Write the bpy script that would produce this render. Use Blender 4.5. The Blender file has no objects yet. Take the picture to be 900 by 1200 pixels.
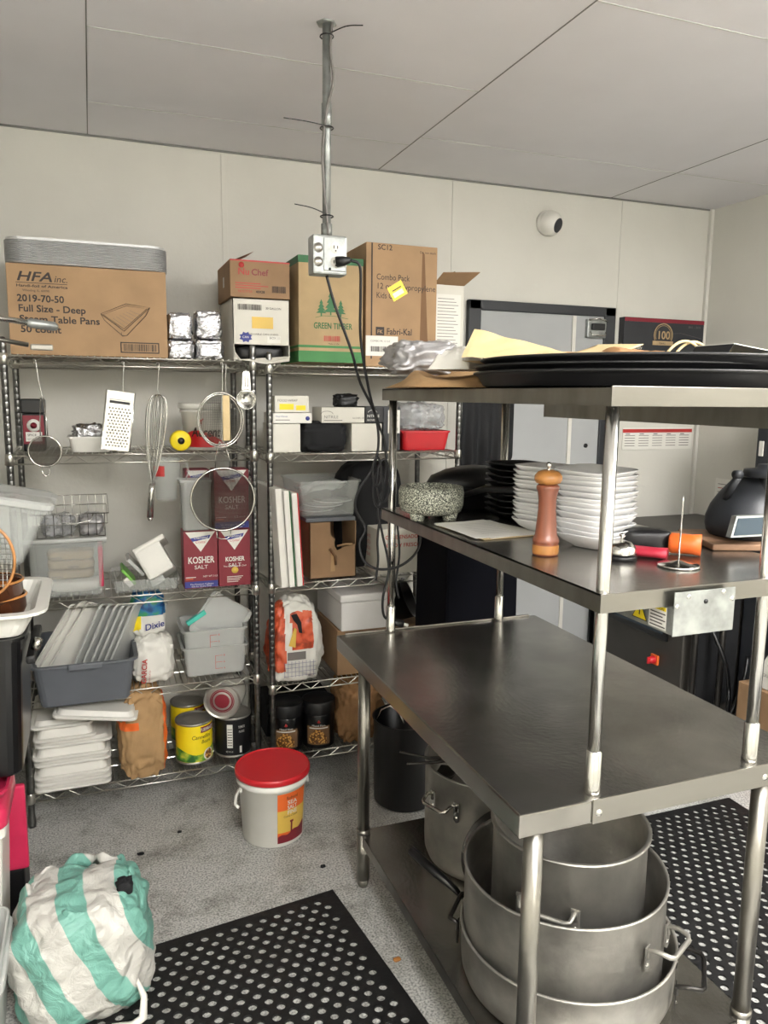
import bpy, bmesh, math, random
from mathutils import Vector, Matrix, noise
random.seed(7)
S = bpy.context.scene
COL = S.collection
PI = math.pi
V = Vector

# ------------------------------------------------------------------ materials
def lin(c):
    c = c / 255.0
    return c / 12.92 if c <= .04045 else ((c + .055) / 1.055) ** 2.4
def rgb(c): return (lin(c[0]), lin(c[1]), lin(c[2]), 1)
MATS = {}
def mat(name, c, rough=.5, metal=0, var=.06, scale=6, bump=0, bscale=60, alpha=1, spec=.5, c2=None, stretch=None, emit=0, trans=0, coat=0):
    m = bpy.data.materials.new(name); m.use_nodes = True
    nt = m.node_tree; N = nt.nodes; L = nt.links
    b = N['Principled BSDF']
    b.inputs['Roughness'].default_value = rough; b.inputs['Metallic'].default_value = metal
    b.inputs['Specular IOR Level'].default_value = spec
    b.inputs['Coat Weight'].default_value = coat
    if trans: b.inputs['Transmission Weight'].default_value = trans; b.inputs['IOR'].default_value = 1.1
    tc = N.new('ShaderNodeTexCoord'); mp = N.new('ShaderNodeMapping'); L.new(tc.outputs['Object'], mp.inputs[0])
    if stretch: mp.inputs['Scale'].default_value = stretch
    nz = N.new('ShaderNodeTexNoise'); nz.inputs['Scale'].default_value = scale; nz.inputs['Detail'].default_value = 5
    L.new(mp.outputs[0], nz.inputs['Vector'])
    mx = N.new('ShaderNodeMix'); mx.data_type = 'RGBA'
    a = rgb(c)
    if c2: bcol = rgb(c2)
    else: bcol = tuple(max(0, x * (1 - 2.2 * var)) for x in a[:3]) + (1,)
    mx.inputs[6].default_value = a if c2 else tuple(min(1, x * (1 + var)) for x in a[:3]) + (1,)
    mx.inputs[7].default_value = bcol
    cr = N.new('ShaderNodeMapRange'); cr.inputs[1].default_value = .35; cr.inputs[2].default_value = .7
    L.new(nz.outputs[0], cr.inputs[0]); L.new(cr.outputs[0], mx.inputs[0]); L.new(mx.outputs[2], b.inputs['Base Color'])
    if bump:
        n2 = N.new('ShaderNodeTexNoise'); n2.inputs['Scale'].default_value = bscale; n2.inputs['Detail'].default_value = 4
        L.new(mp.outputs[0], n2.inputs['Vector'])
        bp = N.new('ShaderNodeBump'); bp.inputs['Strength'].default_value = bump; bp.inputs['Distance'].default_value = .01
        L.new(n2.outputs[0], bp.inputs['Height']); L.new(bp.outputs[0], b.inputs['Normal'])
    if alpha < 1: b.inputs['Alpha'].default_value = alpha
    if emit:
        b.inputs['Emission Color'].default_value = rgb(c); b.inputs['Emission Strength'].default_value = emit
    MATS[name] = m
    return m
mat('wall', (203, 201, 192), .55, var=.02, scale=3, bump=.12, bscale=45)
mat('ceiling', (226, 224, 227), .6, var=.02, scale=2)
mat('seam', (190, 190, 184), .5)
mat('seam_dark', (120, 120, 116), .6)
mat('steel', (148, 145, 138), .32, 1, var=.10, scale=5, bump=.03, bscale=160, stretch=(.25, 3, 1))
mat('steel_top', (154, 151, 145), .25, .95, var=.16, scale=4, bump=.05, bscale=90)
mat('chrome', (190, 188, 182), .17, 1, var=.06)
mat('shelf_wire', (196, 194, 186), .28, 1, var=.10)
mat('post', (120, 120, 118), .30, 1, var=.15, scale=20)
mat('galv', (158, 161, 158), .42, .7, var=.16, scale=22)
mat('aluminium', (176, 173, 166), .40, .8, var=.16, scale=9, bump=.2, bscale=26)
mat('alu_inside', (110, 108, 106), .45, .9, var=.15, scale=7)
mat('foil', (205, 205, 208), .26, 1, var=.2, scale=14, bump=.9, bscale=55)
mat('panfoil', (206, 206, 206), .45, .55, var=.08, scale=30, stretch=(1, 1, 30), bump=.15, bscale=20)
mat('card', (162, 131, 97), .75, var=.05, scale=9)
mat('card2', (144, 114, 83), .75, var=.06, scale=9)
mat('card3', (170, 146, 108), .75, var=.06, scale=9)
mat('card_in', (120, 90, 62), .8)
mat('tape', (168, 134, 92), .3)
mat('whitecard', (206, 203, 192), .6, var=.03)
mat('paper', (218, 216, 208), .6, var=.02)
mat('ink', (46, 38, 34), .6)
mat('inkgrey', (110, 106, 102), .6)
mat('green', (34, 98, 52), .55)
mat('greenband', (52, 120, 58), .55)
mat('red', (196, 34, 42), .35, var=.05)
mat('redink', (178, 50, 48), .5)
mat('maroon', (122, 24, 40), .45, var=.06)
mat('blueink', (44, 52, 130), .5)
mat('black', (15, 15, 17), .45)
mat('blackshine', (11, 11, 13), .28)
mat('blackmatte', (12, 13, 16), .85)
mat('navy', (3, 4, 12), .9, spec=.15, var=.1)
mat('rubber', (14, 14, 15), .6, var=.15, scale=14, bump=.2)
mat('greytub', (98, 102, 108), .5, var=.05)
mat('whiteplastic', (224, 222, 214), .35, var=.03)
mat('cloudy', (214, 216, 212), .3, alpha=.55, var=.03)
mat('clear', (208, 212, 208), .15, alpha=.24, var=.03)
mat('clear2', (196, 198, 194), .2, alpha=.62, var=.04)
mat('filmplastic', (180, 182, 184), .12, alpha=.45, var=.2, scale=18, bump=.8, bscale=30)
mat('silverbag', (166, 164, 164), .3, .25, var=.12, scale=14, bump=.6, bscale=30)
mat('kraft', (172, 138, 96), .8, var=.07, scale=12, bump=.4, bscale=20)
mat('kraftlight', (212, 188, 142), .75, var=.05, scale=12, bump=.3, bscale=20)
mat('kraftdark', (150, 112, 74), .8, var=.08, scale=12, bump=.5, bscale=22)
mat('orange', (226, 104, 40), .5)
mat('yellow', (238, 212, 30), .4)
mat('gold', (214, 178, 80), .45)
mat('teal', (70, 190, 170), .5)
mat('greenplastic', (108, 172, 66), .4)
mat('pinkred', (200, 46, 84), .3, var=.1)
mat('redsleeve', (176, 36, 58), .5)
mat('wood', (128, 72, 50), .38, var=.14, scale=8, stretch=(6, 6, .7), coat=.3)
mat('woodlight', (176, 120, 62), .38, var=.14, scale=18, coat=.3)
mat('boardwood', (126, 96, 72), .6, var=.1, scale=10, stretch=(1, 6, 6))
mat('porcelain', (232, 232, 232), .18, var=.01, coat=.4)
mat('brownglaze', (72, 38, 20), .2, var=.12, coat=.5)
mat('amber', (176, 102, 30), .25, var=.2, scale=14, coat=.5)
mat('foam', (220, 218, 216), .7, var=.02, bump=.1, bscale=200)
mat('blue', (40, 110, 170), .4)
mat('darksteel', (66, 64, 62), .38, .85, var=.1, scale=5)
mat('doorgrey', (160, 162, 162), .5, var=.03, scale=3)
mat('frameblack', (40, 42, 46), .5)
mat('screen', (44, 58, 68), .15)
mat('ovensteel', (74, 71, 67), .5, .3, var=.06)
mat('steelbright', (206, 205, 200), .2, 1, var=.04)
mat('diffuser', (255, 253, 250), .5, emit=15, var=0)

def special(name, fn, rough=.5, metal=0, bump=None, alpha=None):
    m = bpy.data.materials.new(name); m.use_nodes = True
    nt = m.node_tree; b = nt.nodes['Principled BSDF']
    b.inputs['Roughness'].default_value = rough; b.inputs['Metallic'].default_value = metal
    fn(nt, nt.nodes, nt.links, b); MATS[name] = m
def ramp(N, stops, const=False):
    r = N.new('ShaderNodeValToRGB'); e = r.color_ramp.elements
    if const: r.color_ramp.interpolation = 'CONSTANT'
    while len(e) < len(stops): e.new(.5)
    for i, (p, c) in enumerate(stops): e[i].position = p; e[i].color = rgb(c)
    return r
def floor_fn(nt, N, L, b):
    tc = N.new('ShaderNodeTexCoord')
    n1 = N.new('ShaderNodeTexNoise'); n1.inputs['Scale'].default_value = 150; n1.inputs['Detail'].default_value = 3
    n2 = N.new('ShaderNodeTexNoise'); n2.inputs['Scale'].default_value = 4.5; n2.inputs['Detail'].default_value = 12; n2.inputs['Roughness'].default_value = .72
    for n in (n1, n2): L.new(tc.outputs['Object'], n.inputs['Vector'])
    r1 = ramp(N, [(.36, (128, 128, 126)), (.5, (174, 174, 170)), (.62, (198, 197, 192))])
    r2 = ramp(N, [(.33, (150, 148, 146)), (.43, (226, 225, 222)), (.52, (255, 255, 255))])
    L.new(n1.outputs[0], r1.inputs[0]); L.new(n2.outputs[0], r2.inputs[0])
    m = N.new('ShaderNodeMix'); m.data_type = 'RGBA'; m.blend_type = 'MULTIPLY'; m.inputs[0].default_value = 1
    L.new(r1.outputs[0], m.inputs[6]); L.new(r2.outputs[0], m.inputs[7]); L.new(m.outputs[2], b.inputs['Base Color'])
    bp = N.new('ShaderNodeBump'); bp.inputs['Strength'].default_value = .25; bp.inputs['Distance'].default_value = .004
    L.new(n1.outputs[0], bp.inputs['Height']); L.new(bp.outputs[0], b.inputs['Normal'])
special('epoxy_floor', floor_fn, .5)
def granite_fn(nt, N, L, b):
    tc = N.new('ShaderNodeTexCoord'); n = N.new('ShaderNodeTexNoise'); n.inputs['Scale'].default_value = 290; n.inputs['Detail'].default_value = 2
    L.new(tc.outputs['Object'], n.inputs['Vector'])
    r = ramp(N, [(.38, (40, 42, 38)), (.5, (104, 106, 94)), (.6, (196, 198, 180))])
    L.new(n.outputs[0], r.inputs[0]); L.new(r.outputs[0], b.inputs['Base Color'])
special('granite', granite_fn, .6)
def stripe_fn(nt, N, L, b):
    tc = N.new('ShaderNodeTexCoord'); mp = N.new('ShaderNodeMapping'); L.new(tc.outputs['Object'], mp.inputs[0])
    mp.inputs['Rotation'].default_value = (0, math.radians(28), 0)
    n = N.new('ShaderNodeTexNoise'); n.inputs['Scale'].default_value = 5; L.new(mp.outputs[0], n.inputs['Vector'])
    sx = N.new('ShaderNodeSeparateXYZ'); L.new(mp.outputs[0], sx.inputs[0])
    m0 = N.new('ShaderNodeMath'); m0.operation = 'MULTIPLY_ADD'; m0.inputs[1].default_value = .05; L.new(n.outputs[0], m0.inputs[0]); L.new(sx.outputs[0], m0.inputs[2])
    m1 = N.new('ShaderNodeMath'); m1.operation = 'MULTIPLY'; m1.inputs[1].default_value = 7.6; L.new(m0.outputs[0], m1.inputs[0])
    m2 = N.new('ShaderNodeMath'); m2.operation = 'FRACT'; L.new(m1.outputs[0], m2.inputs[0])
    r = ramp(N, [(0, (112, 164, 150)), (.46, (112, 164, 150)), (.48, (188, 186, 179))]); L.new(m2.outputs[0], r.inputs[0])
    L.new(r.outputs[0], b.inputs['Base Color'])
    n2 = N.new('ShaderNodeTexNoise'); n2.inputs['Scale'].default_value = 16; n2.inputs['Detail'].default_value = 6; n2.inputs['Distortion'].default_value = 1.2
    L.new(mp.outputs[0], n2.inputs['Vector'])
    bp = N.new('ShaderNodeBump'); bp.inputs['Strength'].default_value = .8; bp.inputs['Distance'].default_value = .02
    L.new(n2.outputs[0], bp.inputs['Height']); L.new(bp.outputs[0], b.inputs['Normal'])
special('striped_plastic', stripe_fn, .42)
def nuts_fn(nt, N, L, b):
    tc = N.new('ShaderNodeTexCoord'); n = N.new('ShaderNodeTexVoronoi'); n.inputs['Scale'].default_value = 110
    L.new(tc.outputs['Object'], n.inputs['Vector'])
    r = ramp(N, [(.0, (232, 196, 120)), (.35, (206, 150, 70)), (.6, (92, 54, 24))]); L.new(n.outputs['Distance'], r.inputs[0])
    L.new(r.outputs[0], b.inputs['Base Color'])
special('beans_print', nuts_fn, .4)
def label_fn(c0, c1, c2):
    def f(nt, N, L, b):
        tc = N.new('ShaderNodeTexCoord'); n = N.new('ShaderNodeTexNoise'); n.inputs['Scale'].default_value = 22; n.inputs['Detail'].default_value = 4
        L.new(tc.outputs['Object'], n.inputs['Vector'])
        r = ramp(N, [(.4, c0), (.5, c1), (.62, c2)]); L.new(n.outputs[0], r.inputs[0]); L.new(r.outputs[0], b.inputs['Base Color'])
    return f
special('greens_print', label_fn((40, 96, 40), (96, 150, 50), (196, 196, 60)), .4)
special('orange_bag', label_fn((150, 60, 34), (206, 84, 50), (214, 104, 70)), .4)
special('blue_bag', label_fn((24, 60, 110), (36, 110, 160), (60, 140, 90)), .4)
special('brown_orange', label_fn((160, 84, 44), (184, 112, 66), (158, 118, 78)), .6)

# ------------------------------------------------------------------ geometry collector
_textcache = {}
def text_mesh(s):
    if s not in _textcache:
        cu = bpy.data.curves.new('t', 'FONT'); cu.body = s; cu.resolution_u = 3; cu.size = 1
        o = bpy.data.objects.new('t', cu); COL.objects.link(o)
        bpy.context.view_layer.update()
        me = bpy.data.meshes.new_from_object(o.evaluated_get(bpy.context.evaluated_depsgraph_get()))
        vs = [v.co.copy() for v in me.vertices]; fs = [list(p.vertices) for p in me.polygons]
        bpy.data.objects.remove(o); bpy.data.curves.remove(cu); bpy.data.meshes.remove(me)
        _textcache[s] = (vs, fs)
    return _textcache[s]

class G:
    def __init__(s): s.v = []; s.f = []; s.m = []; s.sm = []
    def add(s, vs, fs, m, smooth=False):
        o = len(s.v); s.v += [V(p) for p in vs]
        for f in fs: s.f.append([i + o for i in f]); s.m.append(m); s.sm.append(smooth)
        return s
    def box(s, x0, x1, y0, y1, z0, z1, m, bev=0, taper=0, rot=None, skip=()):
        if bev:
            bm = bmesh.new(); bmesh.ops.create_cube(bm, size=1)
            for v in bm.verts: v.co = V(((v.co.x) * (x1 - x0), v.co.y * (y1 - y0), v.co.z * (z1 - z0)))
            bmesh.ops.bevel(bm, geom=bm.edges[:], offset=bev, segments=2, affect='EDGES', profile=.6)
            c = V(((x0 + x1) / 2, (y0 + y1) / 2, (z0 + z1) / 2)); bm.verts.ensure_lookup_table()
            vs = []
            for v in bm.verts:
                p = v.co.copy()
                if taper: k = 1 - taper * (.5 - p.z / (z1 - z0)); p.x *= k; p.y *= k
                if rot: p = rot @ p
                vs.append(p + c)
            s.add(vs, [[v.index for v in f.verts] for f in bm.faces], m, False); bm.free(); return s
        vs = [V((x, y, z)) for z in (z0, z1) for y in (y0, y1) for x in (x0, x1)]
        if taper:
            cx, cy = (x0 + x1) / 2, (y0 + y1) / 2
            for v in vs[:4]: v.x = cx + (v.x - cx) * (1 - taper); v.y = cy + (v.y - cy) * (1 - taper)
        if rot:
            c = V(((x0 + x1) / 2, (y0 + y1) / 2, (z0 + z1) / 2)); vs = [c + rot @ (v - c) for v in vs]
        fs = [[0, 2, 3, 1], [4, 5, 7, 6], [0, 1, 5, 4], [2, 6, 7, 3], [0, 4, 6, 2], [1, 3, 7, 5]]
        s.add(vs, [f for i, f in enumerate(fs) if i not in skip], m); return s
    def lathe(s, prof, m, at=(0, 0, 0), n=32, rot=None, smooth=True, a0=0, a1=2 * PI, sx=1, sy=1):
        at = V(at); vs = []; full = abs(a1 - a0 - 2 * PI) < 1e-6; k = n if full else n + 1
        for r, z in prof:
            for i in range(k):
                a = a0 + (a1 - a0) * i / n; p = V((r * math.cos(a) * sx, r * math.sin(a) * sy, z))
                if rot: p = rot @ p
                vs.append(p + at)
        fs = []
        for j in range(len(prof) - 1):
            for i in range(n):
                i2 = (i + 1) % k
                fs.append([j * k + i, j * k + i2, (j + 1) * k + i2, (j + 1) * k + i])
        s.add(vs, fs, m, smooth); return s
    def tube(s, pts, r, m, n=8, closed=False, caps=True):
        pts = [V(p) for p in pts]; N = len(pts); vs = []
        up = None
        for i, p in enumerate(pts):
            a = pts[(i - 1) % N] if (closed or i > 0) else p; b = pts[(i + 1) % N] if (closed or i < N - 1) else p
            t = (b - a).normalized() if (b - a).length > 1e-9 else V((0, 0, 1))
            if up is None: up = t.orthogonal().normalized()
            up = (up - t * up.dot(t)); up = up.normalized() if up.length > 1e-6 else t.orthogonal().normalized()
            w = t.cross(up); rr = r[i] if isinstance(r, (list, tuple)) else r
            for k in range(n):
                an = 2 * PI * k / n; vs.append(p + (up * math.cos(an) + w * math.sin(an)) * rr)
        fs = []
        for i in range(N if closed else N - 1):
            j = (i + 1) % N
            for k in range(n): k2 = (k + 1) % n; fs.append([i * n + k, i * n + k2, j * n + k2, j * n + k])
        if caps and not closed: fs.append(list(range(n))[::-1]); fs.append([(N - 1) * n + k for k in range(n)])
        s.add(vs, fs, m, n > 5); return s
    def cyl(s, p0, p1, r, m, n=16): return s.tube([p0, p1], r, m, n)
    def quad(s, o, r, u, m):
        o, r, u = V(o), V(r), V(u); s.add([o, o + r, o + r + u, o + u], [[0, 1, 2, 3]], m); return s
    def poly(s, pts, m, off=None):
        k = len(pts); pts = [V(p) for p in pts]
        if off is None: s.add(pts, [list(range(k))], m); return s
        off = V(off); vs = pts + [p + off for p in pts]
        s.add(vs, [list(range(k))[::-1], [k + i for i in range(k)]] + [[i, (i + 1) % k, k + (i + 1) % k, k + i] for i in range(k)], m); return s
    def text(s, t, o, size, m, r=(1, 0, 0), u=(0, 0, 1), sx=1, lift=.0012, shear=0, fit=None, bold=0):
        vs, fs = text_mesh(t); o, r, u = V(o), V(r).normalized(), V(u).normalized(); n = r.cross(u)
        if fit: sx = fit / (max(v.x for v in vs) * size)
        offs = [(0, 0)] if not bold else [(0, 0), (bold, 0), (0, bold), (bold, bold)]
        for j, (dx, dy) in enumerate(offs):
            s.add([o + r * ((v.x + v.y * shear) * size * sx + dx) + u * (v.y * size + dy) + n * (lift + j * .00008) for v in vs], fs, m)
        return s
    def xf(s, M, i0=0):
        for i in range(i0, len(s.v)): s.v[i] = M @ s.v[i]
        return s
    def rotate(s, ang, axis, c, i0=0):
        c = V(c); return s.xf(Matrix.Translation(c) @ Matrix.Rotation(ang, 4, axis) @ Matrix.Translation(-c), i0)
    def barcode(s, o, w, h, m='ink', r=(1, 0, 0), u=(0, 0, 1), seed=1, n=22):
        rd = random.Random(seed); o, r, u = V(o), V(r), V(u); nn = r.cross(u) * .0012; x = 0; st = w / n
        for i in range(n):
            ww = st * rd.choice((.3, .5, .75)); s.quad(o + r * x + nn, r * ww, u * h, m); x += st
        return s
    def blob(s, c, sx, sy, sz, m, amp=.1, fr=3, seed=0, e1=.6, e2=.6, nu=40, nv=26, pinch=0, flat=True, ridge=.0, matfn=None, crease=0):
        """closed bag shape (superellipsoid) with folds; sx.. are half sizes, c is the base centre"""
        c = V(c); vs = []
        def sp(v, e): return math.copysign(abs(v) ** e, v)
        for j in range(nv + 1):
            ph = -PI / 2 + PI * j / nv
            for i in range(nu):
                th = 2 * PI * i / nu
                x = sp(math.cos(ph), e1) * sp(math.cos(th), e2); y = sp(math.cos(ph), e1) * sp(math.sin(th), e2); z = sp(math.sin(ph), e1)
                t = (z + 1) / 2
                if pinch: k = 1 - pinch * t * t; x *= k; y *= k
                d = V((x, y, z)); q = d * fr + V((seed * 7.3, seed * 3.1, seed))
                f = noise.noise(q) + .5 * noise.noise(q * 2.3) + ridge * (1 - abs(noise.noise(q * 1.7)) * 2.5)
                if crease:
                    vd = noise.voronoi(q * 1.5)[0]; f += crease * (min(.6, vd[1] - vd[0]) - .25)
                d = d * (1 + amp * f)
                z2 = d.z
                if flat and z2 < -.93: z2 = -.93
                vs.append(c + V((d.x * sx, d.y * sy, (z2 + .93) * sz)))
        fs = []; ms = []
        for j in range(nv):
            for i in range(nu):
                i2 = (i + 1) % nu; fs.append([j * nu + i, j * nu + i2, (j + 1) * nu + i2, (j + 1) * nu + i])
        o = len(s.f); s.add(vs, fs, m, True)
        if matfn:
            for k, f in enumerate(fs):
                q = sum((vs[i] for i in f), V()) / 4
                r = matfn(q - c)
                if r: s.m[o + k] = r
        return s
    def sheet(s, fn, nu, nv, m, smooth=True):
        vs = [V(fn(i / nu, j / nv)) for j in range(nv + 1) for i in range(nu + 1)]
        fs = [[j * (nu + 1) + i, j * (nu + 1) + i + 1, (j + 1) * (nu + 1) + i + 1, (j + 1) * (nu + 1) + i] for j in range(nv) for i in range(nu)]
        s.add(vs, fs, m, smooth); return s
WL = {}
def props(o, label=None, cat=None, group=None, kind=None):
    if label: o['label'] = label
    if cat: o['category'] = cat
    if group: o['group'] = group
    if kind: o['kind'] = kind
    return o
def thing(name, label, cat, loc, group=None):
    o = bpy.data.objects.new(name, None); COL.objects.link(o); o.location = loc; o.empty_display_size = .05
    WL[o.name] = V(loc); return props(o, label, cat, group)
def build(g, name, parent=None, loc=None, label=None, cat=None, group=None, kind=None, solid=0):
    loc = V(loc) if loc is not None else (V((0, 0, 0)) if parent is None else WL[parent.name])
    me = bpy.data.meshes.new(name); me.from_pydata([v - loc for v in g.v], [], g.f)
    names = []
    for x in g.m:
        if x not in names: names.append(x); me.materials.append(MATS[x])
    me.polygons.foreach_set('material_index', [names.index(x) for x in g.m])
    me.polygons.foreach_set('use_smooth', g.sm); me.update()
    o = bpy.data.objects.new(name, me); COL.objects.link(o)
    WL[o.name] = loc
    if parent is None: o.location = loc
    else:
        o.parent = parent; o.location = loc - WL[parent.name]
    if solid:
        md = o.modifiers.new('s', 'SOLIDIFY'); md.thickness = solid; md.offset = 0
    return props(o, label, cat, group, kind)
def dup(root, loc, label=None, group=None):
    r = root.copy(); COL.objects.link(r); r.location = loc
    if label: r['label'] = label
    if group: r['group'] = group
    for ch in list(root.children):
        c = ch.copy(); COL.objects.link(c); c.parent = r
        for gch in ch.children: d = gch.copy(); COL.objects.link(d); d.parent = c
    return r
def Rz(a): return Matrix.Rotation(a, 3, 'Z')

# ------------------------------------------------------------------ room shell
XL, XR, YB, YF, ZC = -1.0, 3.33, 3.6, -2.6, 2.737
def struct(g, name): return build(g, name, kind='structure')
struct(G().box(XL - .1, XR + .1, YF - .1, YB + .1, -.1, 0, 'epoxy_floor'), 'floor')
g = G().box(XL - .1, XR + .1, YF - .1, YB + .1, ZC, ZC + .1, 'ceiling')
for x in (.034, 1.318, 2.64): g.box(x - .002, x + .002, YF, YB - .002, ZC - .0015, ZC, 'seam_dark')
for x0, x1, y in ((.034, 1.318, 2.58), (.034, 1.318, 3.21), (1.318, XR, 1.905), (1.318, XR, 3.1), (XL, .034, 2.3)):
    g.box(x0, x1, y - .002, y + .002, ZC - .0012, ZC, 'seam')
struct(g, 'ceiling')
g = G().box(XL - .1, XR + .1, YB, YB + .1, 0, ZC, 'wall')
struct(g, 'wall_back')
struct(G().box(XR, XR + .1, YF, YB, 0, ZC, 'wall'), 'wall_right')
struct(G().box(XL - .1, XL, YF, YB, 0, ZC, 'wall'), 'wall_left')
struct(G().box(XL - .1, XR + .1, YF - .1, YF, 0, ZC, 'wall'), 'wall_front')
for i, (x, w) in enumerate(((.592, .012), (1.722, .014), (2.735, .02))):
    struct(G().box(x - w, x + w, YB - .004, YB, .1, ZC - .01, 'wall', bev=.0015), 'trim_%d' % (i + 1))
struct(G().box(XR - .022, XR, YB - .022, YB, 0, ZC, 'wall', bev=.004), 'trim_4')
struct(G().box(XL, XR, YB - .008, YB, ZC - .008, ZC, 'seam_dark', bev=.002), 'trim_5')
struct(G().box(XL, XR, YB - .012, YB, 0, .1, 'seam', bev=.003), 'baseboard_back')
# walk-in door with black frame
g = G().box(1.80, 1.87, YB - .035, YB, .0, 2.165, 'frameblack', bev=.006).box(2.62, 2.69, YB - .035, YB, .0, 2.165, 'frameblack', bev=.006).box(1.80, 2.69, YB - .035, YB, 2.115, 2.165, 'frameblack', bev=.006)
dr = build(g, 'door_1', kind='structure', loc=(2.24, YB, 0))
g = G().box(1.87, 2.62, YB - .025, YB - .002, .02, 2.115, 'doorgrey', bev=.003).box(2.418, 2.44, YB - .033, YB - .022, .02, 2.112, 'wall', bev=.002)
build(g, 'door_panel', dr)
g = G().box(2.50, 2.62, YB - .05, YB - .024, 2.0, 2.10, 'galv', bev=.006).box(2.52, 2.6, YB - .07, YB - .05, 2.04, 2.075, 'black', bev=.006).tube([(2.51, YB - .06, 2.03), (2.52, YB - .07, 2.012), (2.6, YB - .07, 2.012), (2.61, YB - .06, 2.03)], .004, 'chrome').tube([(2.5, YB - .06, 2.09), (2.55, YB - .08, 2.1), (2.61, YB - .07, 2.085)], .004, 'chrome')
build(g, 'door_latch', dr)
build(G().cyl((2.54, YB - .03, 1.42), (2.54, YB - .022, 1.42), .012, 'black').cyl((2.54, YB - .03, .8), (2.54, YB - .022, .8), .012, 'black'), 'screw_cap', dr)

# ------------------------------------------------------------------ lamps of the room
def fixture(x, y, label, w=.62, l=1.22, power=1):
    t = thing('ceiling_light', label, 'ceiling light', (x, y, ZC))
    g = G()
    for a in ((x - w / 2, x - w / 2 + .03, y - l / 2, y + l / 2), (x + w / 2 - .03, x + w / 2, y - l / 2, y + l / 2), (x - w / 2, x + w / 2, y - l / 2, y - l / 2 + .03), (x - w / 2, x + w / 2, y + l / 2 - .03, y + l / 2)):
        g.box(*a, ZC - .02, ZC, 'whiteplastic', bev=.003)
    build(g, 'frame', t)
    build(G().box(x - w / 2 + .02, x + w / 2 - .02, y - l / 2 + .02, y + l / 2 - .02, ZC - .10, ZC - .02, 'diffuser', bev=.01), 'diffuser', t)
fixture(2.35, .35, 'surface mounted white ceiling light over the right of the room')
fixture(.35, -.75, 'surface mounted white ceiling light over the left of the room')
fixture(1.3, -1.7, 'surface mounted white ceiling light at the front of the room')
w = bpy.data.worlds.new('World'); S.world = w; w.use_nodes = True
w.node_tree.nodes['Background'].inputs[0].default_value = (.5, .52, .55, 1); w.node_tree.nodes['Background'].inputs[1].default_value = .3

# ------------------------------------------------------------------ camera
cd = bpy.data.cameras.new('camera'); cam = bpy.data.objects.new('camera', cd); COL.objects.link(cam); S.camera = cam
R = Matrix(((0.93544, -0.042887, 0.350875), (-0.353321, -0.143793, 0.924385), (0.010809, -0.988678, -0.149663)))
c = [R @ V((1, 0, 0)), R @ V((0, -1, 0)), R @ V((0, 0, -1))]
cam.matrix_world = Matrix(((c[0].x, c[1].x, c[2].x, 0), (c[0].y, c[1].y, c[2].y, 0), (c[0].z, c[1].z, c[2].z, 1.68), (0, 0, 0, 1)))
cd.sensor_fit = 'VERTICAL'; cd.sensor_height = 36; cd.lens = 27; cd.clip_start = .02
S.view_settings.view_transform = 'Standard'; S.view_settings.look = 'None'; S.view_settings.gamma = 1; S.view_settings.use_curve_mapping = False
S.view_settings.exposure = 1.65

# ------------------------------------------------------------------ steel work table
T0, T1, U0, U1, TZ = .75, 1.53, 1.21, 2.42, .87
tb = thing('work_table', 'stainless steel work table with bolted double overshelf and pots on its lower shelf', 'table', (1.14, 1.8, 0))
g = G().box(T0, T1, U0, U1, TZ - .05, TZ, 'steel_top', bev=.004)
g.box(T0 + .03, T1 - .03, U1 - .012, U1, TZ, TZ + .006, 'steel_top', bev=.002)
build(g, 'tabletop', tb)
for x, y in ((.81, 1.25), (1.42, 1.25), (.81, 2.3), (1.42, 2.3)):
    lg = build(G().cyl((x, y, .2), (x, y, TZ - .05), .0205, 'steel', 20).cyl((x, y, .03), (x, y, .2), .0225, 'steel', 20).tube([(x, y, .2), (x, y, .215)], .0245, 'steel', 20), 'leg', tb)
    build(G().lathe([(0, 0), (.014, 0), (.019, .012), (.021, .035), (0, .035)], 'steel', (x, y, 0), 20), 'foot', lg)
g = G()
# undershelf with cut corners and turned-down edge
a, b, c0, d0, z = .80, 1.43, 1.235, 2.315, .2
cut = .035
pts = [(a + cut, c0), (b - cut, c0), (b, c0 + cut), (b, d0 - cut), (b - cut, d0), (a + cut, d0), (a, d0 - cut), (a, c0 + cut)]
g.poly([(x, y, z) for x, y in pts], 'steel_top', (0, 0, -.003))
for i in range(8):
    p, q = pts[i], pts[(i + 1) % 8]; g.poly([(p[0], p[1], z), (q[0], q[1], z), (q[0], q[1], z - .038), (p[0], p[1], z - .038)], 'steel', None)
build(g, 'lower_shelf', tb)
# double overshelf bolted on the table
ov = tb
O0, O1 = .925, 1.55
PX = (.94, 1.365)
def slab(z, name):
    g = G().box(O0 - .01, O1, U0 + .005, U1 + .02, z - .003, z, 'steel_top')
    g.box(O0 - .01, O0 - .006, U0 + .005, U1 + .02, z - .038, z, 'steel'); g.box(O1 - .004, O1, U0 + .005, U1 + .02, z - .038 - (.055 if name == 'top_shelf' else 0), z, 'steel')
    g.box(O0 - .01, O1, U0 + .002, U0 + .006, z - .038, z + .0005, 'steel', bev=.001); g.box(O0 - .01, O1, U1 + .016, U1 + .02, z - .038, z, 'steel')
    return build(g, name, ov)
slab(1.30, 'middle_shelf'); slab(1.703, 'top_shelf')
for x in PX:
    for y in (U0 + .03, U1 - .02):
        p = build(G().cyl((x, y, TZ), (x, y, 1.70), .0135, 'steelbright', 18), 'post', ov)
        build(G().lathe([(.0155, 0), (.0175, .003), (.0165, .01), (.0165, .09), (.0135, .093)], 'steelbright', (x, y, TZ), 20), 'collar', p)
g = G().box(PX[0] - .02, PX[1] + .03, U0 - .004, U0, TZ - .05, TZ + .003, 'steel', bev=.001)
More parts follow.
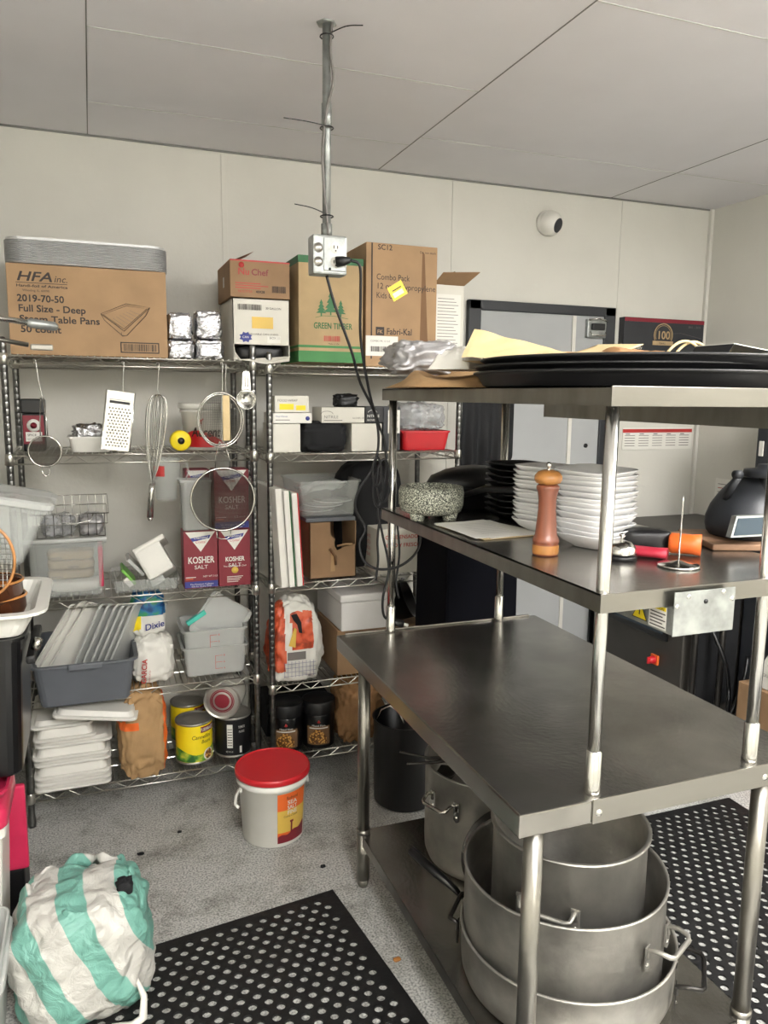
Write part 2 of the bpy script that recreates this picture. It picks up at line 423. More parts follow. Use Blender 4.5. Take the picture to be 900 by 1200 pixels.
for x in (PX[0] - .005, PX[1] + .015): g.lathe([(0, .004), (.005, .003), (.008, 0)], 'steelbright', (x, U0 - .004, TZ - .028), 12, rot=Matrix.Rotation(PI / 2, 3, 'X'))
build(g, 'mounting_plate', ov)

# ------------------------------------------------------------------ wire shelving
def wire_unit(x0, x1, y0, y1, zs, ztop, label):
    t = thing('wire_shelving_unit', label, 'shelving', ((x0 + x1) / 2, (y0 + y1) / 2, 0))
    for x in (x0, x1):
        for y in (y0, y1):
            prof = []
            z = .06
            while z < ztop: prof += [(.0127, z), (.0127, z + .0225), (.0124, z + .0235), (.0124, z + .0255)]; z += .026
            p = build(G().lathe(prof, 'post', (x, y, 0), 12).lathe([(.0127, z), (.013, z + .01), (.009, z + .018), (0, z + .02)], 'post', (x, y, 0), 12), 'post', t)
            build(G().lathe([(0, 0), (.015, 0), (.017, .02), (.013, .05), (.0127, .07)], 'post', (x, y, 0), 12), 'foot', p)
    for z in zs:
        g = G(); w = 'shelf_wire'
        for dz in (0, -.03):
            for y in (y0, y1): g.tube([(x0, y, z + dz), (x1, y, z + dz)], .0032, w, 6)
            for x in (x0, x1): g.tube([(x, y0, z + dz), (x, y1, z + dz)], .0032, w, 6)
        for y in (y0, y1):
            n = 20; pts = []
            for i in range(n + 1): pts.append((x0 + (x1 - x0) * i / n, y, z - (0 if i % 2 else .03)))
            g.tube(pts, .0024, w, 5)
        for x in (x0, x1):
            n = 8; g.tube([(x, y0 + (y1 - y0) * i / n, z - (0 if i % 2 else .03)) for i in range(n + 1)], .0024, w, 5)
        n = 38
        for i in range(1, n): x = x0 + (x1 - x0) * i / n; g.tube([(x, y0, z + .004), (x, y1, z + .004)], .002, w, 5)
        for y in (y0 + (y1 - y0) * .33, y0 + (y1 - y0) * .66): g.tube([(x0, y, z - .001), (x1, y, z - .001)], .003, w, 5)
        for x in (x0, x1):
            for y in (y0, y1): g.lathe([(.0135, -.034), (.018, -.032), (.015, .006), (.0135, .008)], w, (x, y, z), 12)
        build(g, 'shelf', t)
    return t
ZL = (.13, .507, .893, 1.448, 1.808)
wire_unit(-.285, .607, 3.085, 3.54, ZL, 1.835, 'left chrome wire shelving unit holding the steam pan carton and hanging sieves')
ZR = (.13, .45, .893, 1.438, 1.795)
wire_unit(.672, 1.52, 3.085, 3.54, ZR, 1.82, 'right chrome wire shelving unit holding the pine tree carton and cutting boards')
LS = [z + .006 for z in ZL]; RS = [z + .006 for z in ZR]

# ------------------------------------------------------------------ rubber mats with holes
def mat_mesh(W, H):
    g = G(); nx, ny = 19, 46; px, py = W / nx, H / ny; t = .007; K = 14; rr = .0125
    def cell(x0, x1, y0, y1):
        cx, cy = (x0 + x1) / 2, (y0 + y1) / 2; vo = []; vi = []; vb = []
        for k in range(K):
            a = 2 * PI * (k + .5) / K; c, s_ = math.cos(a), math.sin(a)
            q = 1 / max(abs(c) / (x1 - x0) * 2, abs(s_) / (y1 - y0) * 2)
            vo.append((cx + c * q, cy + s_ * q, t))
            vi.append((cx + c * rr, cy + s_ * rr, t)); vb.append((cx + c * rr, cy + s_ * rr, .0005))
        # square corners
        fs = [];
        for k in range(K): k2 = (k + 1) % K; fs.append([k, k2, K + k2, K + k]); fs.append([K + k, K + k2, 2 * K + k2, 2 * K + k])
        cor = [(x1, y1, t), (x0, y1, t), (x0, y0, t), (x1, y0, t)]
        vs = vo + vi + vb + cor
        for ci, c in enumerate(cor):
            best = sorted(range(K), key=lambda k: (vo[k][0] - c[0]) ** 2 + (vo[k][1] - c[1]) ** 2)[:2]
            k = min(best) if set(best) != {0, K - 1} else K - 1
            fs.append([k, 3 * K + ci, (k + 1) % K])
        g.add(vs, fs, 'rubber')
    def full(x0, x1, y0, y1): g.add([(x0, y0, t), (x1, y0, t), (x1, y1, t), (x0, y1, t)], [[0, 1, 2, 3]], 'rubber')
    for j in range(ny):
        y0, y1 = j * py, (j + 1) * py
        if j % 2 == 0:
            for i in range(nx): cell(i * px, (i + 1) * px, y0, y1)
        else:
            full(0, px / 2, y0, y1); full(W - px / 2, W, y0, y1)
            for i in range(nx - 1): cell((i + .5) * px, (i + 1.5) * px, y0, y1)
    b = .026
    for (x0, x1, y0, y1, dx0, dx1, dy0, dy1) in ((-b, 0, -b, H + b, 0, 0, 0, 0), (W, W + b, -b, H + b, 0, 0, 0, 0), (0, W, -b, 0, 0, 0, 0, 0), (0, W, H, H + b, 0, 0, 0, 0)):
        g.box(x0, x1, y0, y1, .0005, t, 'rubber')
    return g
g = mat_mesh(.90, 1.5)
m1 = build(g, 'rubber_floor_mat', loc=(0, 0, 0), label='black perforated rubber mat on open floor left of the table', cat='floor mat')
m1.location = (-.03, .68, 0); m1.rotation_euler = (0, 0, math.radians(7))
m2 = m1.copy(); COL.objects.link(m2); m2['label'] = 'black perforated rubber mat on the far side behind the table legs'
m2.location = (1.54, .80, 0); m2.rotation_euler = (0, 0, 0)

# ================================================================== things on the shelves
def carton(name, label, cat, x0, x1, y0, y1, z0, z1, m, fn=None, flaps=None, group=None, tape='tape', side=None, openfront=False):
    """closed carton; fn(g) prints on the front face (y = y0)"""
    t = thing(name, label, cat, ((x0 + x1) / 2, (y0 + y1) / 2, z0), group)
    g = G()
    if not openfront: g.box(x0, x1, y0, y1, z0, z1, m, bev=.003)
    g.box((x0 + x1) / 2 - .0008, (x0 + x1) / 2 + .0008, y0 + .003, y1 - .003, z1 - .001, z1 + .0004, 'card_in')
    if fn: fn(g)
    build(g, 'body', t)
    if tape:
        cx = (x0 + x1) / 2
        gt = G().box(x0 + .004, x1 - .004, (y0 + y1) / 2 - .022, (y0 + y1) / 2 + .022, z1, z1 + .0008, tape)
        build(gt, 'tape', t)
    if flaps:
        for pts in flaps: build(G().poly(pts, m, (0, .003, 0.001)), 'flap', t)
    return t
F = 3.105   # front plane of what stands on the shelves
# --- top shelf, left unit
z = LS[4]
def hfa(g):
    x, y = -.262, F
    g.text('HFA', (x + .03, y, z + .258), .046, 'ink', shear=.25, fit=.118, bold=.0016).text('inc.', (x + .155, y, z + .258), .034, 'ink', shear=.25)
    g.quad((x + .03, y - .001, z + .251), (.17, 0, 0), (0, 0, .002), 'ink')
    g.text('Handi-foil of America', (x + .03, y, z + .237), .013, 'ink', fit=.17, bold=.0006).text('Wheeling, IL. 60090', (x + .05, y, z + .222), .011, 'ink')
    g.text('2019-70-50', (x + .03, y, z + .186), .034, 'ink', fit=.155, bold=.0014).text('Full Size - Deep', (x + .032, y, z + .151), .034, 'ink', fit=.225, bold=.0014)
    g.text('Steam Table Pans', (x + .034, y, z + .114), .034, 'ink', fit=.27, bold=.0014).text('50 count', (x + .036, y, z + .078), .034, 'ink', fit=.135, bold=.0014)
    # line drawing of a pan
    q = lambda a, b: (x + a, y - .0015, z + b)
    A = [q(.31, .155), q(.40, .195), q(.485, .185), q(.39, .095)]
    g.tube(A, .0012, 'ink', 4, closed=True).tube([q(.318, .152), q(.402, .188), q(.474, .18), q(.39, .103)], .0009, 'ink', 4, closed=True)
    B = [q(.325, .135), q(.40, .165), q(.47, .155), q(.39, .078)]
    g.tube([q(.31, .155), q(.322, .132), q(.385, .076), q(.4, .08), q(.47, .155), q(.485, .185)], .0012, 'ink', 4)
    for k in range(7): g.tube([q(.34 + .012 * k, .135 + .006 * k), q(.385 + .012 * k, .10 + .009 * k)], .0006, 'inkgrey', 4)
    g.tube([q(.38, .09), q(.38, .08), q(.39, .078)], .001, 'ink', 4)
    g.box(x + .375, x + .515, y - .0012, y, z + .015, z + .055, 'ink').box(x + .379, x + .511, y - .0016, y, z + .019, z + .051, 'card')
    g.barcode((x + .385, y - .001, z + .022), .12, .026, n=34)
t = carton('cardboard_box', 'large brown HFA carton of steam table pans printed with a pan drawing', 'cardboard box', -.262, .285, F, 3.50, z, z + .318, 'card', hfa)
# stack of aluminium pans upside down on it
def pan_ring(x0, x1, y0, y1, r, n=6):
    P = []
    for cx, cy, a0 in ((x1 - r, y0 + r, -PI / 2), (x1 - r, y1 - r, 0), (x0 + r, y1 - r, PI / 2), (x0 + r, y0 + r, PI)):
        for k in range(n + 1): a = a0 + PI / 2 * k / n; P.append((cx + r * math.cos(a), cy + r * math.sin(a)))
    return P
def loft(g, rings, m, cap0=True, cap1=True, smooth=False):
    n = len(rings[0]); vs = [p for r in rings for p in r]
    fs = [[j * n + i, j * n + (i + 1) % n, (j + 1) * n + (i + 1) % n, (j + 1) * n + i] for j in range(len(rings) - 1) for i in range(n)]
    g.add(vs, fs, m, smooth)
    if cap0: g.add(rings[0], [list(range(n))[::-1]], m)
    if cap1: g.add(rings[-1], [list(range(n))], m)
    return g
g = G(); zz = z + .32
rings = [[(x, y, zz) for x, y in pan_ring(-.265, .292, F - .005, 3.46, .06)]]
for k in range(14):
    h = zz + .004 + k * .0058
    rings.append([(x, y, h) for x, y in pan_ring(-.268, .295, F - .008, 3.463, .06)]); rings.append([(x, y, h + .003) for x, y in pan_ring(-.262, .289, F - .002, 3.457, .06)])
rings.append([(x, y, zz + .09) for x, y in pan_ring(-.262, .289, F - .002, 3.457, .06)]); rings.append([(x, y, zz + .088) for x, y in pan_ring(-.25, .277, F + .01, 3.445, .055)])
loft(g, rings, 'panfoil', cap1=False); g.poly([(x, y, zz + .07) for x, y in pan_ring(-.25, .277, F + .01, 3.445, .055)], 'panfoil')
build(g, 'aluminium_pan_stack', loc=(0, 3.3, zz), label='nested stack of shiny foil steam pans lying on the HFA carton', cat='foil pans')
# foil wrapped packets
for i, (x, zb, sx, sz, lab) in enumerate(((.335, z, .052, .038, 'crumpled foil packet at the bottom left beside the HFA carton'), (.335, z + .076, .046, .052, 'crumpled foil packet at the top left beside the HFA carton'), (.448, z, .055, .04, 'crumpled foil packet at the bottom right next to the white box'), (.445, z + .08, .05, .056, 'crumpled foil packet at the top right next to the white box'))):
    build(G().blob((x, F + .07, zb - .002), sx, .06, sz, 'foil', amp=.13, fr=4, seed=i + 1, e1=.35, e2=.35, nu=44, nv=30), 'foil_packet', loc=(x, F + .07, zb), label=lab, cat='foil packet', group='foil packets on the top shelf')
# white box, bottom of front torn open
x0, x1 = .535, .762
t = thing('cardboard_box', 'white carton with torn open black front standing under the small NuChef carton', 'cardboard box', (.65, 3.25, z))
g = G().box(x0, x1, F, F + .003, z + .062, z + .24, 'whitecard').box(x0, x0 + .003, F, 3.42, z, z + .24, 'whitecard').box(x1 - .003, x1, F, 3.42, z, z + .24, 'whitecard').box(x0, x1, F, 3.42, z + .237, z + .24, 'whitecard').box(x0, x1, 3.417, 3.42, z, z + .24, 'whitecard').box(x0, x1, F, 3.42, z, z + .003, 'whitecard')
g.barcode((x0 + .02, F - .001, z + .195), .095, .022, n=26).text('30 GALLON', (x0 + .13, F, z + .20), .012, 'ink').text('VALUABLE CAN LINERS', (x0 + .06, F, z + .10), .009, 'ink', fit=.12)
g.quad((x0 + .075, F - .001, z + .125), (.085, 0, 0), (0, 0, .045), 'gold').text('BOX 30', (x0 + .145, F, z + .085), .013, 'ink')
s = V((x0 + .05, F - .001, z + .09)); g.poly([(s.x + .022 * math.cos(k * PI / 8) * (1 if k % 2 else .72) * 1.25, s.y, s.z + .022 * math.sin(k * PI / 8) * (1 if k % 2 else .72)) for k in range(16)], 'blueink')
g.text('CAN', (x0 + .036, F - .0004, z + .086), .012, 'paper').box(x0 + .135, x0 + .19, F - .0012, F, z + .07, z + .098, 'paper')
build(g, 'body', t)
build(G().poly([(x0, F, z + .062), (x0 + .004, F - .012, z + .03), (x0 + .02, F - .02, z + .005), (x0 + .023, F - .02, z + .002), (x0, F - .002, z + .002)], 'whitecard', (.002, .002, 0)).poly([(x0 + .03, F - .03, z + .002), (x0 + .12, F - .05, z - .012), (x1 - .02, F - .03, z + .01), (x1, F - .005, z + .02), (x1 - .005, F, z + .002)], 'whitecard', (0, 0, -.003)), 'flap', t)
build(G().blob((x0 + .113, F + .06, z + .003), .095, .045, .03, 'black', amp=.1, e1=.5, e2=.5, seed=3, nu=28, nv=16), 'liner_roll', t)
# NuChef box on top
def nuc(g):
    x, y, zb = .525, F - .01, z + .242
    g.box(x + .001, x + .237, y - .001, y + .3, zb + .136, zb + .1415, 'redink')
    g.text('Nu', (x + .03, y, zb + .085), .036, 'redink', bold=.0008).text('Chef', (x + .083, y, zb + .085), .034, 'maroon', bold=.0008)
    g.lathe([(0, 0), (.011, 0), (.011, .003), (0, .003)], 'redink', (x + .045, y + .0015, zb + .122), 14, rot=Matrix.Rotation(PI / 2, 3, 'X'))
    for k in range(3): g.quad((x + .02, y - .0012, zb + .052 - k * .009), (.1 + .03 * (k == 1), 0, 0), (0, 0, .003), 'redink')
    g.text('NUC773A', (x + .03, y, zb + .018), .013, 'redink').text('40X28', (x + .1, y, zb + .018), .013, 'ink', bold=.0006)
    g.barcode((x + .165, y - .001, zb + .022), .055, .026)
    g.quad((x - .0012, y + .16, zb + .05), (0, -.028, 0), (0, 0, .04), 'paper')
carton('cardboard_box', 'small open brown carton with red NuChef print on top of the white carton', 'cardboard box', .525, .762, F - .01, 3.40, z + .242, z + .383, 'card2', nuc, flaps=[[(.527, 3.2, z + .383), (.527, 3.39, z + .383), (.64, 3.36, z + .44), (.64, 3.2, z + .435)]], tape=None)
# green timber box
def pine(g, x, zb, h, w):
    y = F - .0014; P = []
    for k in range(4): P.append((x - w * (.5 - .1 * k), zb + h * k * .24))
    L = [(-.5, 0), (-.2, .18), (-.38, .2), (-.14, .42), (-.28, .44), (-.08, .68), (-.17, .7), (0, 1)]
    pts = [(x + a * w, y, zb + .012 + b * h) for a, b in L] + [(x - a * w, y, zb + .012 + b * h) for a, b in L[-2::-1]]
    g.poly(pts[::-1], 'green'); g.quad((x - .003, y, zb), (.006, 0, 0), (0, 0, .014), 'green')
def gt(g):
    x0, x1 = .80, 1.075
    for a, b in ((x0, F), ):
        g.box(x0 - .001, x1 + .001, F - .001, 3.42, z, z + .045, 'greenband'); g.box(x0 - .001, x1 + .001, F - .001, 3.42, z + .058, z + .068, 'greenband')
        g.box(x0 - .001, x1 + .001, F - .001, 3.42, z + .392, z + .4205, 'green')
    pine(g, .935, z + .19, .085, .06); pine(g, .895, z + .185, .055, .045); pine(g, .978, z + .185, .055, .045)
    g.tube([(.87, F - .001, z + .178), (.90, F - .001, z + .186), (.95, F - .001, z + .187), (1.01, F - .001, z + .178)], .0012, 'green', 4)
    g.text('GREEN TIMBER', (.862, F, z + .135), .034, 'green', fit=.165, bold=.001).barcode((.905, F - .001, z + .085), .07, .022, m='redink').text('Made in USA', (.925, F, z + .072), .009, 'ink')
    for k in range(4): g.text(('24 CT', 'PINE', 'FIRE', 'KG')[k], (x0, 3.38, z + .32 - k * .09), .03, 'inkgrey', r=(0, -1, 0))
carton('cardboard_box', 'brown carton with green bands and three green pine trees print', 'cardboard box', .80, 1.075, F, 3.42, z, z + .42, 'card3', gt)
# combo pack box
def cp(g):
    x = 1.088; y = F + .0
    g.quad((x + .022, y - .0012, z + .02), (.006, 0, 0), (0, 0, .47), 'ink')
    g.text('SC12', (x + .05, y, z + .465), .03, 'ink', bold=.0005).text('Combo Pack', (x + .045, y, z + .345), .034, 'ink', fit=.15).text('12 oz. Polypropylene', (x + .045, y, z + .308), .034, 'ink', fit=.27).text('Kids Cup', (x + .045, y, z + .270), .034, 'ink', fit=.1)
    g.box(x + .045, x + .082, y - .0014, y, z + .118, z + .152, 'ink').text('FK', (x + .05, y - .001, z + .125), .022, 'card', bold=.0008).text('Fabri-Kal', (x + .092, y, z + .122), .038, 'ink', fit=.115, bold=.0006)
    g.poly([(x + .245, y - .001, z + .05), (x + .285, y - .001, z + .06), (x + .262, y - .001, z + .46), (x + .252, y - .001, z + .47)], 'card_in')
    g.box(x + .0, x + .145, y - .0016, y, z + .032, z + .115, 'paper').barcode((x + .02, y - .0016, z + .05), .09, .022).text('COMBO PK 12 OZ', (x + .02, y - .001, z + .09), .011, 'inkgrey')
    i0 = len(g.v); g.box(x + .105, x + .178, y - .0018, y, z + .272, z + .334, 'yellow').quad((x + .115, y - .0024, z + .283), (.05, 0, 0), (0, 0, .02), 'paper').quad((x + .12, y - .0026, z + .31), (.045, 0, 0), (0, 0, .004), 'ink'); g.rotate(-.55, 'Y', (x + .14, y, z + .3), i0)
    g.text('Do not stack', (x + .24, y, z + .462), .014, 'ink')
carton('cardboard_box', 'tall brown Fabri-Kal combo pack carton with yellow sticker', 'cardboard box', 1.088, 1.41, F, 3.40, RS[4], RS[4] + .505, 'card', cp)
g = G(); z = RS[4]
t = thing('cardboard_box', 'open grey white carton with a printed list taped on it, behind the combo pack carton', 'cardboard box', (1.5, 3.3, z))
g.box(1.415, 1.56, F + .04, 3.42, z, z + .36, 'whitecard', bev=.002)
g.box(1.42, 1.545, F + .037, F + .04, z + .10, z + .32, 'paper')
for k in range(15): g.quad((1.432, F + .0365, z + .30 - k * .0135), (.08 + .02 * ((k * 7) % 3) / 2, 0, 0), (0, 0, .0025), 'inkgrey')
build(g, 'body', t)
build(G().poly([(1.415, F + .04, z + .36), (1.56, F + .04, z + .36), (1.60, F - .03, z + .41), (1.43, F - .02, z + .40)], 'card2', (0, 0, .003)), 'flap', t)
build(G().poly([(1.56, F + .06, z + .36), (1.56, 3.40, z + .36), (1.59, 3.38, z + .44), (1.54, F + .1, z + .43)], 'card_in', (.003, 0, 0)), 'flap', t)

# --- second shelf, left unit
z = LS[3]
t = thing('spice_jug', 'dark spice jug with maroon chef label on the left end of the shelf', 'spice jug', (-.205, 3.25, z))
g = G().box(-.247, -.168, 3.21, 3.29, z, z + .145, 'black', bev=.01); build(g, 'body', t)
build(G().box(-.250, -.165, 3.205, 3.295, z + .145, z + .2, 'blackshine', bev=.006), 'cap', t)
g = G().box(-.244, -.171, 3.2082, 3.21, z + .03, z + .138, 'maroon').box(-.236, -.179, 3.2074, 3.2085, z + .04, z + .075, 'paper').lathe([(0, 0), (.024, 0), (.024, .001), (0, .001)], 'paper', (-.207, 3.2085, z + .1), 20, rot=Matrix.Rotation(PI / 2, 3, 'X')).lathe([(0, .001), (.009, .001), (.012, .0015), (0, .003)], 'maroon', (-.207, 3.2085, z + .1), 14, rot=Matrix.Rotation(PI / 2, 3, 'X')).text('SPICE', (-.23, 3.2072, z + .06), .013, 'ink').text('NET WT 16 OZ', (-.232, 3.2072, z + .046), .008, 'inkgrey'); build(g, 'paper_label', t)
def tub(name, label, cat, x0, x1, y0, y1, z, h, m, rim=.006, tp=.1, group=None, rad=.02, open_=True, extra=None, lid=None, par=None):
    g = G(); cx, cy = (x0 + x1) / 2, (y0 + y1) / 2
    def ring(k, zz, d=0): return [(cx + (x - cx) * k, cy + (y - cy) * k, zz) for x, y in pan_ring(x0 - d, x1 + d, y0 - d, y1 + d, rad + max(d, 0), 4)]
    rings = [ring(1 - tp - .02, z), ring(1 - tp, z + .006), ring(1, z + h - .008), ring(1, z + h - .008, rim), ring(1, z + h, rim)]
    if open_: rings += [ring(1, z + h, -.002), ring(1 - tp, z + .008, -.002)]
    loft(g, rings, m, cap1=True, smooth=False)
    if extra: extra(g)
    t = thing(name, label, cat, (cx, cy, z), group)
    build(g, 'body', t)
    if lid: build(lid, 'lid', t)
    return t
tub('plastic_tray', 'shallow white tray of foil scraps on the shelf behind the grater', 'tray', -.085, .07, 3.14, 3.3, z, .06, 'whiteplastic', tp=.12)
for i, (x, zz) in enumerate(((-.05, .02), (.0, .035), (.04, .02))):
    pass
build(G().blob((-.01, 3.22, z + .03), .06, .055, .038, 'foil', amp=.35, fr=3, seed=9, nu=40, nv=24), 'foil_scrap', loc=(-.01, 3.22, z + .03), label='grey crumpled foil lying in the shallow white tray', cat='foil')
# Accent tub (bucket)
t = thing('plastic_bucket', 'white Accent bucket with red wave behind the hanging sieve', 'bucket', (.44, 3.25, z))
g = G().lathe([(0, 0), (.085, 0), (.098, .15), (.104, .152), (.104, .16), (.1, .162), (.1, .17)], 'whiteplastic', (.44, 3.25, z), 40)
def wrap(g, c, r, z0, z1, a0, a1, m, top=None, n=18, rt=None):
    rt = rt or r
    g.sheet(lambda u, v: (c[0] + (r + (rt - r) * v) * math.cos(a0 + (a1 - a0) * u), c[1] + (r + (rt - r) * v) * math.sin(a0 + (a1 - a0) * u), z0 + ((top(u) if top else z1) - z0) * v), n, 2, m)
def ctext(g, s, c, r, zb, size, m, ac, width, shear=0, bold=0, rt=0):
    """text bent round a can, centred on angle ac"""
    i0 = len(g.v); g.text(s, (0, 0, 0), size, m, fit=width, shear=shear, bold=bold)
    w = max(v.x for v in g.v[i0:])
    for i in range(i0, len(g.v)):
        v = g.v[i]; a = ac + (v.x - w / 2) / r; rr = r + .0012 - v.y * 0 + (rt * v.z)
        g.v[i] = V((c[0] + rr * math.cos(a), c[1] + rr * math.sin(a), zb + v.z))
build(g, 'body', t)
g = G(); wrap(g, (.44, 3.25), .0875, z + .012, z + .08, PI * 1.06, PI * 1.94, 'red', top=lambda u: z + .05 + .03 * math.sin(u * 5), rt=.0935); ctext(g, 'Accent', (.44, 3.25), .095, z + .055, .052, 'ink', PI * 1.46, .115, shear=.2, bold=.0015, rt=.08)
ctext(g, 'Y', (.44, 3.25), .097, z + .105, .03, 'redink', PI * 1.4, .02, bold=.002); build(g, 'printed_label', t)
build(G().lathe([(.106, 0), (.109, .003), (.109, .02), (.1, .024), (.098, .018), (0, .018)], 'whiteplastic', (.44, 3.25, z + .166), 40), 'lid', t)
# yellow timer lying
t = thing('kitchen_timer', 'round yellow timer with black knob on the shelf by the whisk', 'timer', (.325, 3.14, z))
build(G().lathe([(0, 0), (.036, 0), (.04, .004), (.04, .05), (.036, .055), (0, .055)], 'yellow', (.325, 3.17, z + .042), 32, rot=Matrix.Rotation(PI / 2, 3, 'X')), 'body', t)
build(G().lathe([(0, 0), (.011, 0), (.013, -.003), (.013, -.016), (0, -.016)], 'black', (.325, 3.118, z + .042), 24, rot=Matrix.Rotation(PI / 2, 3, 'X') @ Matrix.Scale(-1, 3)), 'knob', t)
# --- hanging tools
def hook(x, y, z0, z1, dx=0):
    return G().tube([(x - .006, y, z0 - .01), (x - .004, y, z0 + .004), (x, y, z0 + .006), (x + .003, y, z0), (x + dx * .5, y, (z0 + z1) / 2), (x + dx, y, z1 + .012), (x + dx + .006, y, z1), (x + dx - .002, y, z1 - .006), (x + dx - .007, y, z1 + .003)], .0013, 'steelbright', 6)
def sieve(name, label, c, r, depth, hk, hz, seed=0, handle='loop', m='chrome', tilt=0, dense=1):
    t = thing(name, label, 'sieve', c, 'sieves hanging from the left shelving')
    cx, cy, cz = c
    g = G().tube([(cx + r * math.cos(a), cy, cz + r * math.sin(a)) for a in [2 * PI * k / 48 for k in range(48)]], .0042 if r > .07 else .003, m, 8, closed=True)
    build(g, 'rim', t)
    g = G(); n = int(r / .0034 * dense)
    for k in range(-n + 1, n):
        o = k / n; h = math.sqrt(1 - o * o)
        L = [(-h + 2 * h * i / 14) for i in range(15)]
        dp = lambda a, b: depth * (1 - a * a - b * b)
        g.tube([(cx + r * o, cy + dp(o, q), cz + r * q) for q in L], .0010, 'steel', 3, caps=False)
        g.tube([(cx + r * q, cy + dp(o, q), cz + r * o) for q in L], .0010, 'steel', 3, caps=False)
    build(g, 'mesh_bowl', t)
    g = G(); w = r * .22
    g.tube([(cx - w, cy, cz - r * .97), (cx - w, cy, cz - r - .025), (cx - w * .4, cy, cz - r - .034), (cx + w * .4, cy, cz - r - .034), (cx + w, cy, cz - r - .025), (cx + w, cy, cz - r * .97)], .0022, m, 6)
    build(g, 'rest_loop', t)
    g = G()
    if handle == 'loop': g.tube([(cx - w, cy, cz + r * .97), (cx - w, cy, cz + r + .04), (cx - w * .3, cy, hz), (cx + w * .3, cy, hz), (cx + w, cy, cz + r + .04), (cx + w, cy, cz + r * .97)], .0022, m, 6)
    else: g.tube([(cx, cy - .004, cz + r * .98), (cx, cy - .004, hz)], .0022, m, 6)
    build(g, 'handle', t)
    build(hook(hk, cy, 1.79 if hk < .6 else 1.79, hz - .004, cx - hk), 'hook', t)
sieve('hanging_sieve', 'small fine sieve hanging in front of the spice jug', (-.163, 3.03, 1.468), .055, .03, -.18, 1.66)
# large splatter sieve under the shelf edge
sieve('hanging_sieve', 'large round sieve hanging in front of the kosher salt boxes', (.464, 2.985, 1.275), .122, .05, .47, 1.50, dense=.85)
# strainer with wooden handle above it
t = thing('hanging_sieve', 'wire strainer with flat wooden handle in front of the Accent bucket', 'sieve', (.47, 3.04, 1.58), 'sieves hanging from the left shelving')
g = G()
for rr, yy in ((.088, 0), (.082, .012)): g.tube([(.47 + rr * math.cos(2 * PI * k / 40), 3.04 + yy, 1.58 + rr * 1.2 * math.sin(2 * PI * k / 40)) for k in range(40)], .0035, 'chrome', 8, closed=True)
build(g, 'rim', t)
g = G()
for k in range(-14, 15):
    o = k / 15; h = math.sqrt(1 - o * o)
    g.tube([(.47 + .085 * o, 3.05 + .04 * (1 - o * o - q * q * h * h), 1.58 + .1 * h * q) for q in [-1 + i / 6 for i in range(13)]], .0010, 'steel', 3, caps=False)
    g.tube([(.47 + .085 * h * q, 3.05 + .04 * (1 - o * o - q * q * h * h), 1.58 + .1 * o) for q in [-1 + i / 6 for i in range(13)]], .0010, 'steel', 3, caps=False)
build(g, 'mesh_bowl', t)
build(G().box(.475, .503, 3.02, 3.032, 1.50, 1.675, 'kraftlight', bev=.004), 'handle', t)
build(hook(.49, 3.03, 1.79, 1.672, 0), 'hook', t)
# scoop
t = thing('measuring_scoop', 'round steel scoop with short handle hanging from the shelf post', 'scoop', (.57, 3.04, 1.66))
i = G().lathe([(0, .0), (.03, .0), (.036, .006), (.038, .03), (.0395, .031), (.036, .03), (.033, .006), (0, .004)], 'steelbright', (.57, 3.06, 1.66), 32, rot=Matrix.Rotation(PI / 2, 3, 'X')); build(i, 'cup', t)
build(G().poly([(.552, 3.03, 1.69), (.588, 3.03, 1.69), (.584, 3.03, 1.76), (.58, 3.03, 1.768), (.56, 3.03, 1.768), (.556, 3.03, 1.76)], 'steelbright', (0, .002, 0)).tube([(.565, 3.028, 1.71), (.565, 3.028, 1.75), (.575, 3.028, 1.75), (.575, 3.028, 1.71)], .0012, 'darksteel', 5, closed=True), 'handle', t)
build(G().tube([(.57, 3.03, 1.762), (.568, 3.035, 1.785), (.566, 3.08, 1.79)], .0013, 'steelbright', 6), 'hook', t)
# grater
t = thing('box_grater', 'flat white steel grater hanging from the shelf by a hook', 'grater', (.107, 3.03, 1.46))
g = G(); x0, x1, zb, zt = .055, .155, 1.465, 1.685
K = 10; J = 20
g.box(x0, x1, 3.028, 3.032, zb, zt, 'steelbright', bev=.0012)
for k in range(7):
    for j in range(13):
        px = x0 + .016 + k * .0112 + (.0056 if j % 2 else 0); pz = zb + .018 + j * .0115
        g.lathe([(.0036, .0), (.003, .002), (.0018, .0022), (.001, .0004), (0, .0004)], 'steel', (px, 3.028, pz), 8, rot=Matrix.Rotation(PI / 2, 3, 'X'))
g.box(x0 + .012, x1 - .012, 3.0265, 3.028, zt - .034, zt - .03, 'steel').box(x0 + .014, x1 - .014, 3.0275, 3.028, zt - .046, zt - .036, 'black')
g.rotate(.13, 'Y', (.107, 3.03, 1.68)); build(g, 'grating_plate', t)
g = G().tube([(x0, 3.026, zb), (x0, 3.026, zt), (x1, 3.026, zt), (x1, 3.026, zb)], .003, 'steelbright', 6, closed=True).rotate(.13, 'Y', (.107, 3.03, 1.68)); build(g, 'frame', t)
build(hook(.117, 3.03, 1.79, 1.682, -.004), 'hook', t)
